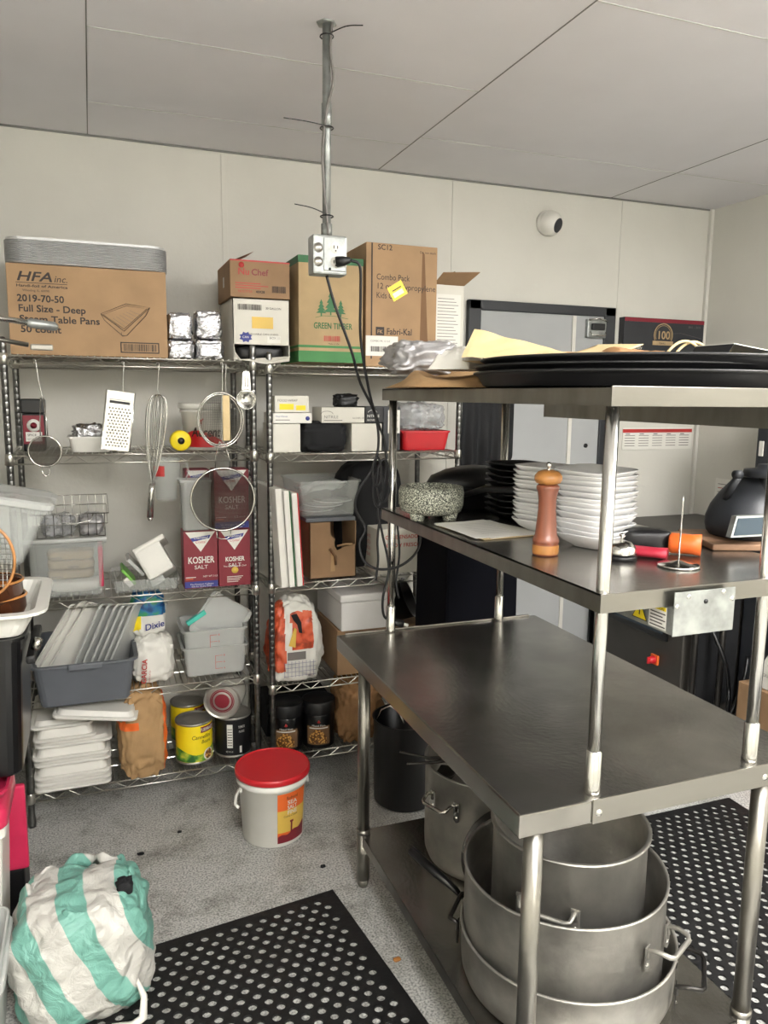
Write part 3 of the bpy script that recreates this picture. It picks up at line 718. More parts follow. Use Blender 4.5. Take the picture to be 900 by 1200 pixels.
# whisk
t = thing('balloon_whisk', 'large balloon whisk hanging head up by its wires', 'whisk', (.22, 3.03, 1.2))
g = G(); top = 1.675; ax = V((.236, 3.03, top)); bx = V((.205, 3.03, 1.34)); d = (bx - ax)
for k in range(8):
    a = PI * k / 8; ca, sa = math.cos(a), math.sin(a); P = []
    for i in range(33):
        s_ = -1 + 2 * i / 32; q = 1 - abs(s_)            # 0 at neck, 1 at crown
        w = .046 * math.sin(min(1, (1 - q) ** .0 * 1) * PI * (1 - q ** 1.0 * .5 - .5) if False else 0)
        th = PI * i / 32; wid = .047 * math.sin(th) ** .75 if th > 0 else 0
        along = (1 - math.cos(th)) / 2
        # loop: goes up one side and down the other
        half = math.cos(th)
        P.append(ax + d * (1 - math.sin(th) ** .8) + V((ca, sa, 0)) * (.058 * math.copysign(1, half) * (abs(half) ** .6) * (math.sin(th) ** .55) + 0))
    g.tube(P, .0014, 'steelbright', 5)
build(g, 'wires', t)
g = G().tube([bx, bx + V((-.004, 0, -.03)), bx + V((-.012, 0, -.13))], [.010, .0115, .012], 'steelbright', 16); g.tube([bx + V((-.012, 0, -.13)), bx + V((-.0125, 0, -.142))], [.012, .006], 'steelbright', 16)
build(g, 'handle', t); build(hook(.242, 3.03, 1.79, top, -.006), 'hook', t)
# clear measuring pitcher hanging below the shelf and clear container
t = thing('measuring_pitcher', 'clear plastic measuring pitcher upside down under the shelf', 'pitcher', (.28, 3.14, 1.25))
g = G().lathe([(0, 0), (.035, 0), (.042, .01), (.045, .075), (.055, .08), (.06, .165), (.064, .17), (.058, .168), (.053, .082), (.042, .076), (.039, .01), (0, .006)], 'clear', (.265, 3.14, 1.26), 36); build(g, 'body', t)
build(G().tube([(.322, 3.12, 1.41), (.345, 3.12, 1.405), (.352, 3.12, 1.37), (.34, 3.12, 1.345), (.315, 3.12, 1.345)], .005, 'clear', 8), 'handle', t)
g = G(); wrap(g, (.265, 3.14), .0602, 1.36, 1.40, PI * 1.2, PI * 1.45, 'redink'); build(g, 'scale_marks', t)
def printed(lines):
    def f(g):
        for fn in lines: fn(g)
    return f
# kosher salt boxes
def salt(x0, x1, y0, y1, z0, z1, label, style):
    t = thing('salt_box', label, 'salt box', ((x0 + x1) / 2, (y0 + y1) / 2, z0), 'kosher salt boxes')
    w, h = x1 - x0, z1 - z0
    g = G().box(x0, x1, y0, y1, z0, z1, 'maroon', bev=.002)
    y = y0 - .0006
    cx = (x0 + x1) / 2
    g.poly([(x0 + .06 * w, y, z1 - .003), (cx, y, z1 - h * .36), (x1 - .06 * w, y, z1 - .003)], 'paper')
    g.poly([(cx - .3 * w, y - .0004, z1 - h * .12), (cx + .3 * w, y - .0004, z1 - h * .07), (cx + .26 * w, y - .0004, z1 - h * .13), (cx - .24 * w, y - .0004, z1 - h * .18)], 'blueink')
    g.text('Diamond', (cx - .2 * w, y - .0002, z1 - h * .135), .016, 'paper', shear=.3, fit=.4 * w).text('Crystal', (cx - .16 * w, y, z1 - h * .21), .016, 'redink', shear=.3, fit=.3 * w)
    k = .78 if style else .6
    g.text('KOSHER', (cx - k * w / 2, y, z0 + h * .44), .038 if style else .026, 'paper', fit=k * w, bold=.001).text('SALT', (cx - .2 * w, y, z0 + h * .34), .022, 'paper', fit=.4 * w)
    if style:
        g.quad((x0 + .001, y, z0 + .003), (w - .002, 0, 0), (0, 0, h * .11), 'blueink').text('The Premium Culinary', (x0 + .16 * w, y - .0003, z0 + h * .06), .009, 'paper', fit=.7 * w).text('Salt for Every Dish', (x0 + .2 * w, y - .0003, z0 + h * .025), .008, 'paper', fit=.6 * w)
        g.text('NET WT 3 LB', (cx + .05 * w, y, z0 + h * .19), .010, 'paper').quad((x0 + .04 * w, y, z0 + h * .19), (w * .3, 0, 0), (0, 0, .003), 'paper').quad((x0 + .04 * w, y, z0 + h * .16), (w * .22, 0, 0), (0, 0, .003), 'orange')
    else:
        g.text('The Professional Chef', (cx - .36 * w, y, z0 + h * .46 - .028), .009, 'paper', fit=.72 * w).lathe([(0, 0), (.014, 0), (.014, .001), (0, .001)], 'gold', (cx, y, z0 + h * .28), 18, rot=Matrix.Rotation(PI / 2, 3, 'X'))
        for j in range(4): g.quad((cx - .25 * w, y, z0 + h * (.16 - .03 * j)), (w * (.5 - .05 * j), 0, 0), (0, 0, .0022), 'paper')
    build(g, 'body', t); g = G().box(x0 + .01, x1 - .01, (y0 + y1) / 2 - .0006, y1 - .004, z1, z1 + .001, 'maroon'); build(g, 'lid_flap', t)
z = LS[2]
salt(.322, .456, F, F + .10, z, z + .235, 'maroon kosher salt box with blue bottom band, lower left of the group', 1)
salt(.460, .590, F, F + .10, z, z + .235, 'maroon kosher salt box with gold dot, lower right of the group', 0)
salt(.448, .588, F + .006, F + .10, z + .2365, z + .48, 'kosher salt box seen through the large hanging sieve', 1)
salt(.35, .448, F + .13, F + .22, z + .255, z + .47, 'kosher salt box peeking out behind the clear plastic container', 1)
build(G().box(.35, .448, F + .13, F + .22, z, z + .255, 'card2', bev=.003), 'cardboard_box', loc=(.4, F + .17, z), label='small plain carton hidden behind the lower kosher salt boxes', cat='cardboard box')
t = tub('plastic_container', 'upright clear plastic container on the salt boxes beside the sieve', 'container', .32, .436, F + .005, F + .10, z + .2365, .195, 'clear2', rim=.005, tp=.08, lid=G().box(.315, .441, F, F + .105, z + .431, z + .441, 'cloudy', bev=.003))

# --- third shelf: clear bin with packets
t = tub('storage_bin', 'clear lidded bin of packets on the shelf above the grey tub', 'storage bin', -.25, .025, F, 3.42, z, .215, 'clear', rim=.008, tp=.10, open_=True, lid=G().box(-.26, .035, F - .01, 3.43, z + .216, z + .232, 'cloudy', bev=.006))
for k in range(4):
    zz = z + .062 + k * .037
    if k == 3: break
    build(G().blob((-.10, F + .10, zz), .085, .05, .019, 'card3', amp=.06, e1=.4, e2=.4, seed=k, nu=26, nv=14).text('PASTA', (-.17 + .06 * (k == 1), F + .048, zz + .006), .014, 'ink'), 'food_packet', loc=(-.1, F + .1, zz), label=('lowest yellow food packet inside the clear lidded bin', 'middle yellow food packet inside the clear lidded bin', 'topmost yellow food packet inside the clear lidded bin')[k], cat='food packet', group='packets in the clear bin')
build(G().blob((-.09, F + .10, z + .009), .1, .06, .026, 'whiteplastic', amp=.05, e1=.6, e2=.5, seed=5, nu=30, nv=16), 'white_packet', loc=(-.09, F + .1, z + .008), label='rounded white packet on the bottom of the clear bin', cat='food packet')
build(G().box(-.0, .018, F + .02, 3.34, z + .03, z + .19, 'pinkred', bev=.006), 'pink_packet', loc=(.01, 3.2, z + .03), label='pink packet standing at the right end inside the clear bin', cat='food packet')
# wire basket with bags on the bin
t = thing('wire_basket', 'low wire basket with plastic bags on the clear bin lid', 'basket', (-.09, 3.2, z + .233))
g = G(); zz = z + .236
for a, h in ((0, 0), (.01, .05), (.015, .09)):
    g.tube([(-.215 - a, F + .005 - a, zz + h), (.03 + a, F + .005 - a, zz + h), (.03 + a, 3.36, zz + h + .04 * (h > 0)), (-.215 - a, 3.36, zz + h + .04 * (h > 0))], .002, 'chrome', 6, closed=True)
for k in range(9): x = -.21 + k * .03; g.tube([(x, F - .008, zz + .09), (x, F + .005, zz), (x, 3.36, zz), (x, 3.37, zz + .13)], .0014, 'chrome', 5)
build(g, 'wire_frame', t)
build(G().tube([(-.13, F - .01, zz + .088), (-.12, F - .02, zz + .06), (-.07, F - .022, zz + .055), (-.02, F - .02, zz + .065), (-.01, F - .01, zz + .09)], .0022, 'chrome', 6), 'handle', t)
build(G().blob((-.14, F + .09, zz), .06, .07, .04, 'filmplastic', amp=.22, fr=4, seed=12, nu=36, nv=22), 'plastic_bag', loc=(-.14, F + .09, zz), label='crumpled clear bag at the left of the wire basket', cat='plastic bag')
build(G().blob((-.02, F + .09, zz), .045, .07, .04, 'silverbag', amp=.22, fr=4, seed=15, nu=36, nv=22), 'plastic_bag', loc=(-.02, F + .09, zz), label='silvery bag at the right of the wire basket', cat='plastic bag')
# clear tray holding green colander & white slicer
tub('plastic_tray', 'low clear tray holding a white slicer and green cutter', 'tray', .05, .305, F + .005, 3.38, z, .05, 'clear', rim=.004, tp=.05)
t = thing('vegetable_chopper', 'white chopper box with dark oval button leaning in the clear tray', 'chopper', (.22, 3.2, z + .01))
Q = Matrix.Rotation(-.48, 3, 'Y') @ Matrix.Rotation(-.35, 3, 'X')
g = G().box(.165, .275, 3.12, 3.31, z + .03, z + .17, 'whiteplastic', bev=.012, rot=Q); build(g, 'body', t)
c = V((.22, 3.22, z + .105)) + Q @ V((0, 0, .062))
g = G(); g.box(.16, .295, 3.12, 3.32, z + .104, z + .126, 'whiteplastic', bev=.008, rot=Q); g.xf(Matrix.Translation(Q @ V((0, 0, .05)))); build(g, 'lid', t)
g = G().lathe([(0, .001), (.02, .001), (.024, -.002), (.024, -.008)], 'frameblack', (0, 0, 0), 24, sy=.75); g.xf(Matrix.Translation(V((.22, 3.22, z + .103)) + Q @ V((0, .035, .064))) @ Q.to_4x4()); build(g, 'button', t)
g = G().box(.185, .245, 3.13, 3.14, z + .02, z + .07, 'cloudy', bev=.006, rot=Q); build(g, 'drawer', t)
t = thing('vegetable_slicer', 'green and white slicer leaning left of the white chopper', 'slicer', (.11, 3.2, z + .01))
Q = Matrix.Rotation(-.55, 3, 'Y')
build(G().box(.07, .15, 3.125, 3.26, z + .055, z + .067, 'greenplastic', bev=.004, rot=Matrix.Rotation(.9, 3, 'Y')), 'base', t)
build(G().box(.095, .185, 3.15, 3.28, z + .085, z + .10, 'cloudy', bev=.004, rot=Matrix.Rotation(.85, 3, 'Y')), 'tray', t)
build(G().box(.088, .128, 3.12, 3.13, z + .03, z + .05, 'whiteplastic', bev=.003, rot=Matrix.Rotation(.9, 3, 'Y')), 'handle', t)

# --- fourth shelf
z = LS[1]
t = tub('bus_tub', 'grey bus tub full of upright clear lids overhanging the shelf', 'tub', -.245, .115, 2.96, 3.40, z, .17, 'greytub', rim=.014, tp=.12, rad=.03)
build(G().box(-.12, -.0, 2.932, 2.946, z + .152, z + .176, 'greytub', bev=.005), 'handle', t)
lids = ((-.18, -.75, .20, 'white frosted lid at the far left of the grey bus tub, tilted left'), (-.155, -.55, .21, 'white frosted lid second from left in the grey bus tub'), (-.12, -.42, .20, 'white frosted lid third from left in the grey bus tub'), (-.065, .5, .20, 'large tilted clear lid in the middle of the grey bus tub'), (-.035, .5, .195, 'clear lid just right of the middle in the grey bus tub'), (-.005, .48, .19, 'clear lid fourth from the right in the grey bus tub'), (.02, .46, .185, 'clear lid third from the right in the grey bus tub'), (.045, .44, .18, 'clear lid second from the right in the grey bus tub'), (.068, .42, .19, 'clear lid at the far right of the grey bus tub'))
def lid_mesh(w, h, m, g=None, t=.008):
    g = g or G()
    P = [(x, y) for x, y in pan_ring(-w / 2, w / 2, 0, h, .02, 3)]; Q = [(x * .86, .03 + (y) * .86 + .0) for x, y in P]
    n = len(P)
    o = [(p[0], 0, p[1]) for p in P]; i_ = [(q[0] , t, q[1] - .005) for q in Q]; e = [(p[0], -t * .8, p[1]) for p in P]
    g.add(e + o + i_, [[k, (k + 1) % n, n + (k + 1) % n, n + k] for k in range(n)] + [[n + k, n + (k + 1) % n, 2 * n + (k + 1) % n, 2 * n + k] for k in range(n)] + [[2 * n + k for k in range(n)]], m)
    return g
for k, (x, a, h, lab) in enumerate(lids):
    g = lid_mesh(.27, h + .13, 'cloudy' if k > 2 else 'whiteplastic', t=.01)
    M = Matrix.Translation((x, 3.16 + .004 * k, z + .03)) @ Matrix.Rotation(.42 if a > 0 else .55, 4, 'Y') @ Matrix.Rotation(PI / 2 - (.62 if a > 0 else 1.0), 4, 'Z')
    g.xf(M); build(g, 'container_lid', loc=(x, 3.16, z + .03), label=lab, cat='lid', group='lids standing in the grey tub', solid=.0025)
# sugar bags
g = G().blob((.195, F + .08, z), .082, .07, .10, 'paper', amp=.09, fr=2.4, seed=21, e1=.55, e2=.6, nu=70, nv=50, crease=1.5)
t = thing('sugar_bag', 'white paper sack with sideways red lettering on the fourth shelf', 'sugar bag', (.195, F + .08, z)); build(g, 'body', t)
build(G().text('GARCIA', (.16, F - .002, z + .008), .028, 'redink', r=(.08, 0, 1), u=(-1, 0, .08), bold=.001).text('GRANULATED', (.175, F - .002, z + .01), .008, 'redink', r=(.08, 0, 1), u=(-1, 0, .08)), 'printed_text', t)
g = G().blob((.18, F + .10, z + .185), .068, .05, .095, 'paper', amp=.14, fr=2.6, seed=31, e1=.6, e2=.6, nu=48, nv=32, matfn=lambda q: 'blue_bag' if q.z > .085 else ('yellow' if q.z > .03 and q.x < -.03 else None))
t = thing('sugar_bag', 'blue topped sugar bag with Dixie print resting on the white sack', 'sugar bag', (.18, F + .1, z + .185)); build(g, 'body', t)
build(G().text('Dixie', (.165, F + .040, z + .215), .036, 'blueink', r=(1, 0, .2), u=(-.2, 0, 1), shear=.2, bold=.001).text('CANE SUGAR', (.15, F + .04, z + .265), .012, 'paper'), 'printed_text', t)
# cambro boxes
def marks(g, x, z0):
    for k in range(3): g.quad((x, F + .019, z0 + .03 + k * .028), (.03, 0, 0), (0, 0, .0016), 'redink').text(('4', '6', '8')[k], (x + .034, F + .019, z0 + .027 + k * .028), .012, 'redink')
    g.quad((x, F + .019, z0 + .03), (.0016, 0, 0), (0, 0, .056), 'redink')
tub('food_storage_box', 'clear square food box with red scale, lower of the nested pair', 'food box', .315, .575, F + .025, 3.38, z, .125, 'clear2', rim=.008, tp=.08, extra=lambda g: marks(g, .44, z))
tub('food_storage_box', 'clear square food box nested in the one beneath it', 'food box', .318, .572, F + .028, 3.37, z + .028, .17, 'clear2', rim=.010, tp=.08, extra=lambda g: marks(g, .42, z + .09))
g = lid_mesh(.2, .2, 'cloudy'); g.xf(Matrix.Translation((.42, 3.2, z + .13)) @ Matrix.Rotation(.6, 4, 'Y')); build(g, 'container_lid', loc=(.42, 3.2, z + .13), label='frosted lid tilted inside the clear square food boxes', cat='lid', solid=.0025)
build(G().box(.33, .42, 3.19, 3.215, z + .225, z + .245, 'teal', bev=.004, rot=Matrix.Rotation(-.55, 3, 'Y')), 'teal_clip', loc=(.375, 3.2, z + .225), label='teal plastic clip on the lid in the clear food boxes', cat='clip')

# --- bottom shelf
z = LS[0]
labs = ['lowest white container lid of the bottom shelf stack', 'white container lid second from the bottom of the stack', 'white container lid third from the bottom of the stack', 'white container lid fourth from the bottom of the stack', 'white container lid fifth from the bottom of the stack', 'white container lid sixth from the bottom of the stack', 'white container lid seventh from the bottom of the stack', 'white container lid eighth from the bottom of the stack']
def tray_lid(x0, x1, y0, y1, zb, hh, m='whiteplastic'):
    g = G(); cx, cy = (x0 + x1) / 2, (y0 + y1) / 2
    def ring(d, zz): return [(x, y, zz) for x, y in pan_ring(x0 + d, x1 - d, y0 + d, y1 - d, .025, 4)]
    loft(g, [ring(.004, zb), ring(0, zb + .003), ring(0, zb + .011), ring(.004, zb + .013), ring(.012, zb + .013), ring(.022, zb + hh), ring(.026, zb + hh + .001)], m, smooth=False); return g
zz = z
for k in range(8):
    hh = (.022, .022, .05, .022, .048, .022, .05, .03)[k]; dx = (.0, .002, .0, .003, -.002, .01, .004, -.004)[k]
    x1 = .012 if k < 6 else -.04
    g = tray_lid(-.27 + dx, x1 + dx, 3.07, 3.44, zz, hh); build(g, 'container_lid', loc=(-.13, 3.25, zz), label=labs[k], cat='lid', group='white lids stacked on the bottom shelf')
    zz += hh + .003
g = tray_lid(-.18, .13, 2.98, 3.36, 0, .03); g.xf(Matrix.Translation((0, 0, zz + .02)) @ Matrix.Translation((0, 3.1, 0)) @ Matrix.Rotation(.12, 4, 'Y') @ Matrix.Rotation(.08, 4, 'X') @ Matrix.Rotation(-.12, 4, 'Z') @ Matrix.Translation((0, -3.1, 0)))
build(g, 'container_lid', loc=(-.03, 3.17, zz), label='askew white container lid sliding off the top of the stack', cat='lid')
# brown bag
g = G().blob((.14, F + .05, z - .0), .095, .12, .19, 'kraft', amp=.08, fr=2.4, seed=41, e1=.62, e2=.5, nu=90, nv=70, ridge=.1, crease=1.8, matfn=lambda q: 'orange' if (q.x > .078 and q.z < .36) or (q.z > .22 and q.z < .255 and q.x < -.02) else None)
build(g, 'paper_sack', loc=(.14, F + .05, z), label='brown paper sack with orange side slumped on the bottom shelf', cat='paper sack')
# cans
def can(cx, cy, z, r, h, body, label, fn=None, lying=False, topm='aluminium', name='food_can', group='large food cans on the bottom shelf', midm=None):
    t = thing(name, label, 'can', (cx, cy, z), group)
    T = None
    prof = [(0, .004), (r - .006, .004), (r - .004, 0), (r, .001), (r, .006), (r - .002, .008)]
    n = 5
    prof += [(r - .002, h - .008), (r, h - .006), (r, h - .001), (r - .004, h), (r - .006, h - .006)]
    for k in range(4): q = r - .012 - k * .008; prof += [(q, h - .006), (q - .003, h - .0045)]
    prof += [(0, h - .006)]
    g1 = G().lathe(prof, topm, (0, 0, 0), 40)
    g2 = G().lathe([(r - .0012, .010), (r - .0012, h - .010)], body, (0, 0, 0), 40)
    if fn: fn(g2, r - .0011, h)
    M = Matrix.Translation((cx, cy, z))
    if lying: M = Matrix.Translation((cx, cy, z + r)) @ Matrix.Rotation(lying[0], 4, 'Z') @ Matrix.Rotation(PI / 2, 4, 'X') @ Matrix.Translation((0, 0, 0))
    g1.xf(M); g2.xf(M)
    build(g1, 'metal_can', t); build(g2, 'paper_label', t)
    return t
def yel(g, r, h):
    r += .0004
    wrap(g, (0, 0), r, .011, .06, PI * .9, PI * 2.1, 'greens_print', top=lambda u: .055 + .014 * math.sin(u * 9))
    ctext(g, 'FURMANO\'S', (0, 0), r, .142, .021, 'paper', PI * 1.72, .07, bold=.0008)
    wrap(g, (0, 0), r + .0003, .137, .163, PI * 1.58, PI * 1.9, 'maroon'); ctext(g, 'Cannellini', (0, 0), r, .112, .024, 'ink', PI * 1.6, .085, shear=.2); ctext(g, 'Beans', (0, 0), r, .09, .022, 'ink', PI * 1.68, .045, shear=.2)
    # bowl of beans
    c = PI * 1.73; P = []
    for rad, m_, lf in ((.026, 'paper', .0008), (.020, 'beans_print', .0014)):
        pts = [(c + rad / r * math.cos(a), .036 + rad * math.sin(a)) for a in [2 * PI * k / 24 for k in range(24)]]
        g.poly([((r + lf) * math.cos(a), (r + lf) * math.sin(a), zz) for a, zz in pts], m_)
can(.352, 3.40, z, .0785, .178, 'yellow', 'yellow labelled can standing behind the other yellow can', yel)
can(.352, 3.19, z, .0785, .178, 'yellow', 'yellow Furmanos bean can with bowl picture, front of the pair', yel)
def blk(g, r, h):
    r += .0003
    wrap(g, (0, 0), r, .045, .15, PI * 1.34, PI * 1.44, 'paper'); ctext(g, 'TOMATO', (0, 0), r, .13, .016, 'paper', PI * 1.6, .03, bold=.0004); ctext(g, 'PUREE', (0, 0), r, .11, .014, 'paper', PI * 1.6, .026)
    for k in range(7): wrap(g, (0, 0), r + .0003, .055 + k * .012, .058 + k * .012, PI * 1.35, PI * 1.43, 'ink')
    wrap(g, (0, 0), r, .02, .05, PI * 1.56, PI * 1.6, 'paper'); ctext(g, 'NET WT 6 LB', (0, 0), r, .025, .01, 'paper', PI * 1.38, .03)
can(.52, 3.20, z, .0785, .178, 'black', 'black labelled can standing under the lying can', blk)
can(.515, 3.27, z + .179, .0785, .15, 'whitecard', 'dented white can lying on its side with a maroon end showing', lying=(-.35,), midm='maroon')
g = G().lathe([(0, 0), (.05, 0), (.052, -.001)], 'maroon'); 
M = Matrix.Translation((.515, 3.27, z + .179 + .0785)) @ Matrix.Rotation(-.35, 4, 'Z') @ Matrix.Rotation(PI / 2, 4, 'X') @ Matrix.Translation((0, 0, .1452))
last = [o for o in bpy.data.objects if o.get('label', '').startswith('dented white can')][0]
g.xf(M); build(g, 'can_end', last)

# ================================================================== right unit
z = RS[3]
def plain(name, label, cat, x0, x1, y0, y1, z0, z1, m, fn=None, bev=.003, group=None):
    g = G().box(x0, x1, y0, y1, z0, z1, m, bev=bev)
    if fn: fn(g)
    return build(g, name, loc=((x0 + x1) / 2, (y0 + y1) / 2, z0), label=label, cat=cat, group=group)
plain('cardboard_box', 'plain white carton at the left under two stacked glove boxes', 'cardboard box', .69, .805, F, 3.3, z, z + .118, 'whitecard')
plain('cardboard_box', 'plain white carton right of the black bag below the grey print glove box', 'cardboard box', 1.028, 1.165, F, 3.3, z, z + .118, 'whitecard')
g = G().blob((.91, F + .07, z - .002), .10, .09, .066, 'blackmatte', amp=.16, fr=3, seed=51, e1=.5, e2=.5, nu=40, nv=26)
build(g, 'garbage_bag', loc=(.91, F + .07, z), label='black bag sagging between two plain white cartons', cat='garbage bag')
def glv(g):
    g.text('NITRILE', (.905, F - .004, z + .140), .018, 'inkgrey').tube([(.918 + .026 * math.cos(a), F - .005, z + .158 + .012 * math.sin(a)) for a in [PI * k / 8 for k in range(9)]], .001, 'ink', 4).text('GLOVES 100', (1.03, F - .004, z + .138), .01, 'inkgrey').quad((.905, F - .0055, z + .13), (.08, 0, 0), (0, 0, .003), 'inkgrey')
plain('glove_box', 'white glove box with grey print lying across the black bag', 'glove box', .895, 1.084, F - .004, 3.25, z + .121, z + .186, 'whitecard', glv, group=None)
plain('glove_box', 'black glove box with white print left of the table post', 'glove box', 1.087, 1.17, F - .004, 3.25, z + .121, z + .19, 'black', lambda g: g.text('NITRILE', (1.095, F - .004, z + .145), .016, 'paper').tube([(1.12 + .02 * math.cos(a), F - .005, z + .165 + .01 * math.sin(a)) for a in [PI * k / 8 for k in range(9)]], .001, 'paper', 4).text('GLOVES', (1.095, F - .004, z + .13), .01, 'paper'))
plain('glove_box', 'flat white box with a dark dot lying under the yellow marked box', 'glove box', .69, .853, F - .004, 3.28, z + .12, z + .162, 'paper', lambda g: g.lathe([(0, 0), (.009, 0), (.009, .001), (0, .001)], 'blueink', (.835, F - .004, z + .14), 16, rot=Matrix.Rotation(PI / 2, 3, 'X')).text('Vinyl Gloves', (.70, F - .004, z + .145), .01, 'blueink').quad((.70, F - .0045, z + .132), (.06, 0, 0), (0, 0, .003), 'inkgrey'))
plain('glove_box', 'small white box with yellow print on top of the flat white box', 'glove box', .70, .845, F + .01, 3.28, z + .164, z + .232, 'whitecard', lambda g: g.quad((.72, F + .009, z + .175), (.06, 0, 0), (0, 0, .024), 'yellow').quad((.79, F + .009, z + .173), (.04, 0, 0), (0, 0, .02), 'yellow').text('FOOD WRAP', (.712, F + .01, z + .208), .014, 'inkgrey'))
build(G().blob((1.02, F + .07, z + .187), .05, .04, .028, 'black', amp=.3, fr=3, seed=53, nu=30, nv=18), 'black_glove', loc=(1.02, F + .07, z + .187), label='crumpled black glove on top of the grey print glove box', cat='glove')
t = tub('plastic_container', 'red plastic container under a clear plastic bag', 'container', 1.265, 1.49, F, 3.38, z, .085, 'red', rim=.006, tp=.10, rad=.02)
g = G().box(1.30, 1.455, F - .001, F + .006, z + .02, z + .055, 'maroon', bev=.003)
build(G().blob((1.37, F + .13, z + .086), .115, .12, .062, 'filmplastic', amp=.16, fr=4, seed=55, e1=.55, e2=.5, nu=52, nv=30), 'plastic_bag', loc=(1.37, F + .13, z + .086), label='clear crinkled plastic bag on the red container', cat='plastic bag')
plain('cardboard_box', 'dark carton with a white printed label beside the table post', 'carton', 1.178, 1.258, F + .02, 3.3, z, z + .19, 'frameblack', lambda g: g.quad((1.2, F + .019, z + .075), (.055, 0, 0), (0, 0, .1), 'paper').barcode((1.205, F + .018, z + .085), .042, .014, n=14).quad((1.205, F + .018, z + .13), (.04, 0, 0), (0, 0, .003), 'inkgrey').quad((1.205, F + .018, z + .15), (.04, 0, 0), (0, 0, .003), 'inkgrey'))
# third shelf: cutting boards leaning, torn box, clear bin, black bag, white carton
z = RS[2]
def board(x, m, edge, label, h=.42, d=.45, lean=.0):
    t = thing('cutting_board', label, 'cutting board', (x, 3.18, z), 'cutting boards')
    g = G().box(x - .012, x + .012, 3.0, 3.0 + d, z + .0, z + h, m, bev=.004)
    g.rotate(lean, 'Y', (x, 3.2, z)); g.rotate(.09, 'Z', (x, 3.0, z)); build(g, 'board', t)
    e = G().box(x + .0122, x + .0165, 3.0, 3.0 + d, z + .002, z + h - .002, edge, bev=.0012); e.rotate(lean, 'Y', (x, 3.2, z)); e.rotate(.09, 'Z', (x, 3.0, z)); build(e, 'coloured_face', t)
board(.708, 'whiteplastic', 'whiteplastic', 'thick white cutting board, leftmost of the leaning boards', h=.41, lean=-.06)
board(.741, 'whiteplastic', 'green', 'white cutting board with green face leaning between the others', h=.40, lean=-.06)
board(.774, 'whiteplastic', 'red', 'white cutting board with red face, rightmost of the leaning boards', h=.39, lean=-.06)
x0, x1, y0, y1, zt = .842, 1.05, F, 3.36, z + .245
t = thing('cardboard_box', 'torn brown carton with a ripped hole in its front by the cutting boards', 'cardboard box', (.945, 3.23, z))
g = G().box(x0, x0 + .004, y0, y1, z, zt, 'card2').box(x1 - .004, x1, y0, y1, z, zt, 'card2').box(x0, x1, y1 - .004, y1, z, zt, 'card2').box(x0, x1, y0, y1, z, z + .004, 'card2')
hole = [(.945, zt - .005), (.945, zt - .055), (.962, zt - .075), (.95, zt - .10), (.962, zt - .115), (1.0, zt - .10), (1.046, zt - .09)]
L = [(x0, z), (.94, z), (.945, z + .06), (.952, z + .1), (.94, z + .12)] ; 
g.poly([(x0, y0, z), (x1, y0, z), (x1, y0, zt - .10), (1.0, y0, zt - .11), (.965, y0, zt - .125), (.95, y0, zt - .10), (.955, y0, zt - .075), (.935, y0, zt - .06), (.935, y0, zt), (x0, y0, zt)], 'card2', (0, .004, 0))
g.poly([(.935, y0 - .002, z + .03), (.955, y0 - .002, z + .03), (.95, y0 - .002, z + .11), (.937, y0 - .002, z + .12)], 'tape')
build(g, 'body', t)
build(G().tube([(.93, F - .004, z + .13), (.95, F - .02, z + .10), (.957, F - .006, z + .06)], .006, 'card_in', 6).tube([(.965, F - .002, z + .14), (1.0, F - .02, z + .15), (1.03, F - .002, z + .145)], .005, 'card', 6), 'torn_flap', t)
plain('folded_cardboard', 'dark folded cardboard sheet lying between torn carton and clear bin', 'cardboard', .83, 1.05, F + .01, 3.3, zt + .001, zt + .018, 'greytub')
t = tub('storage_bin', 'big clear bin with plates inside on the torn carton', 'storage bin', .80, 1.075, F + .015, 3.44, zt + .02, .155, 'clear', rim=.008, tp=.14)
for k in range(3):
    build(G().lathe([(0, 0), (.05, 0), (.085, .012), (.088, .014), (.05, .005), (0, .005)], 'porcelain', (.90 + .04 * k, F + .13, zt + .03 + .018 * k), 32), 'white_plate', loc=(.9, F + .13, zt + .03 + .018 * k), label=('lowest white plate inside the big clear bin', 'middle white plate inside the big clear bin', 'topmost white plate inside the big clear bin')[k], cat='plate', group='plates in the clear bin')
g = G().sheet(lambda u, v: (.83 + .2 * u, F + .04 + .2 * v, zt + .125 + .03 * noise.noise(V((u * 4, v * 4, 2))) + .03 * u), 14, 14, 'cloudy')
build(g, 'plastic_sheet', loc=(.93, F + .14, zt + .12), label='wrinkled clear plastic sheet in the big clear bin', cat='plastic sheet', solid=.001)
g = G().blob((1.19, 3.36, z), .165, .12, .25, 'blackmatte', amp=.06, fr=2, seed=61, e1=.55, e2=.8, nu=48, nv=32)
build(g, 'garbage_bag', loc=(1.19, 3.36, z), label='large rounded black bag behind the table post on the third shelf', cat='garbage bag')
def cond(g):
    g.text('CONDENSADO DE', (1.185, F + .0, z + .155), .024, 'redink', fit=.19, bold=.0006).text('JUGO Y FRESCO', (1.185, F + .0, z + .118), .024, 'redink', fit=.17, bold=.0006)
    for k in range(4): g.text(('TOMATE', 'PRODUCTO', 'MEXICO', '12 PZAS')[k], (1.15, F + .19 - .0, z + .15 - .028 * k), .02, 'redink', r=(0, -1, 0), fit=.1)
plain('cardboard_box', 'white carton with red lettering behind the table post', 'cardboard box', 1.15, 1.40, F, 3.34, z, z + .20, 'whitecard', cond)
plain('plastic_bag', 'grey plastic bag bundle at the right of the red lettered carton', 'plastic bag', 1.405, 1.47, F + .01, 3.2, z, z + .15, 'silverbag', bev=.02)
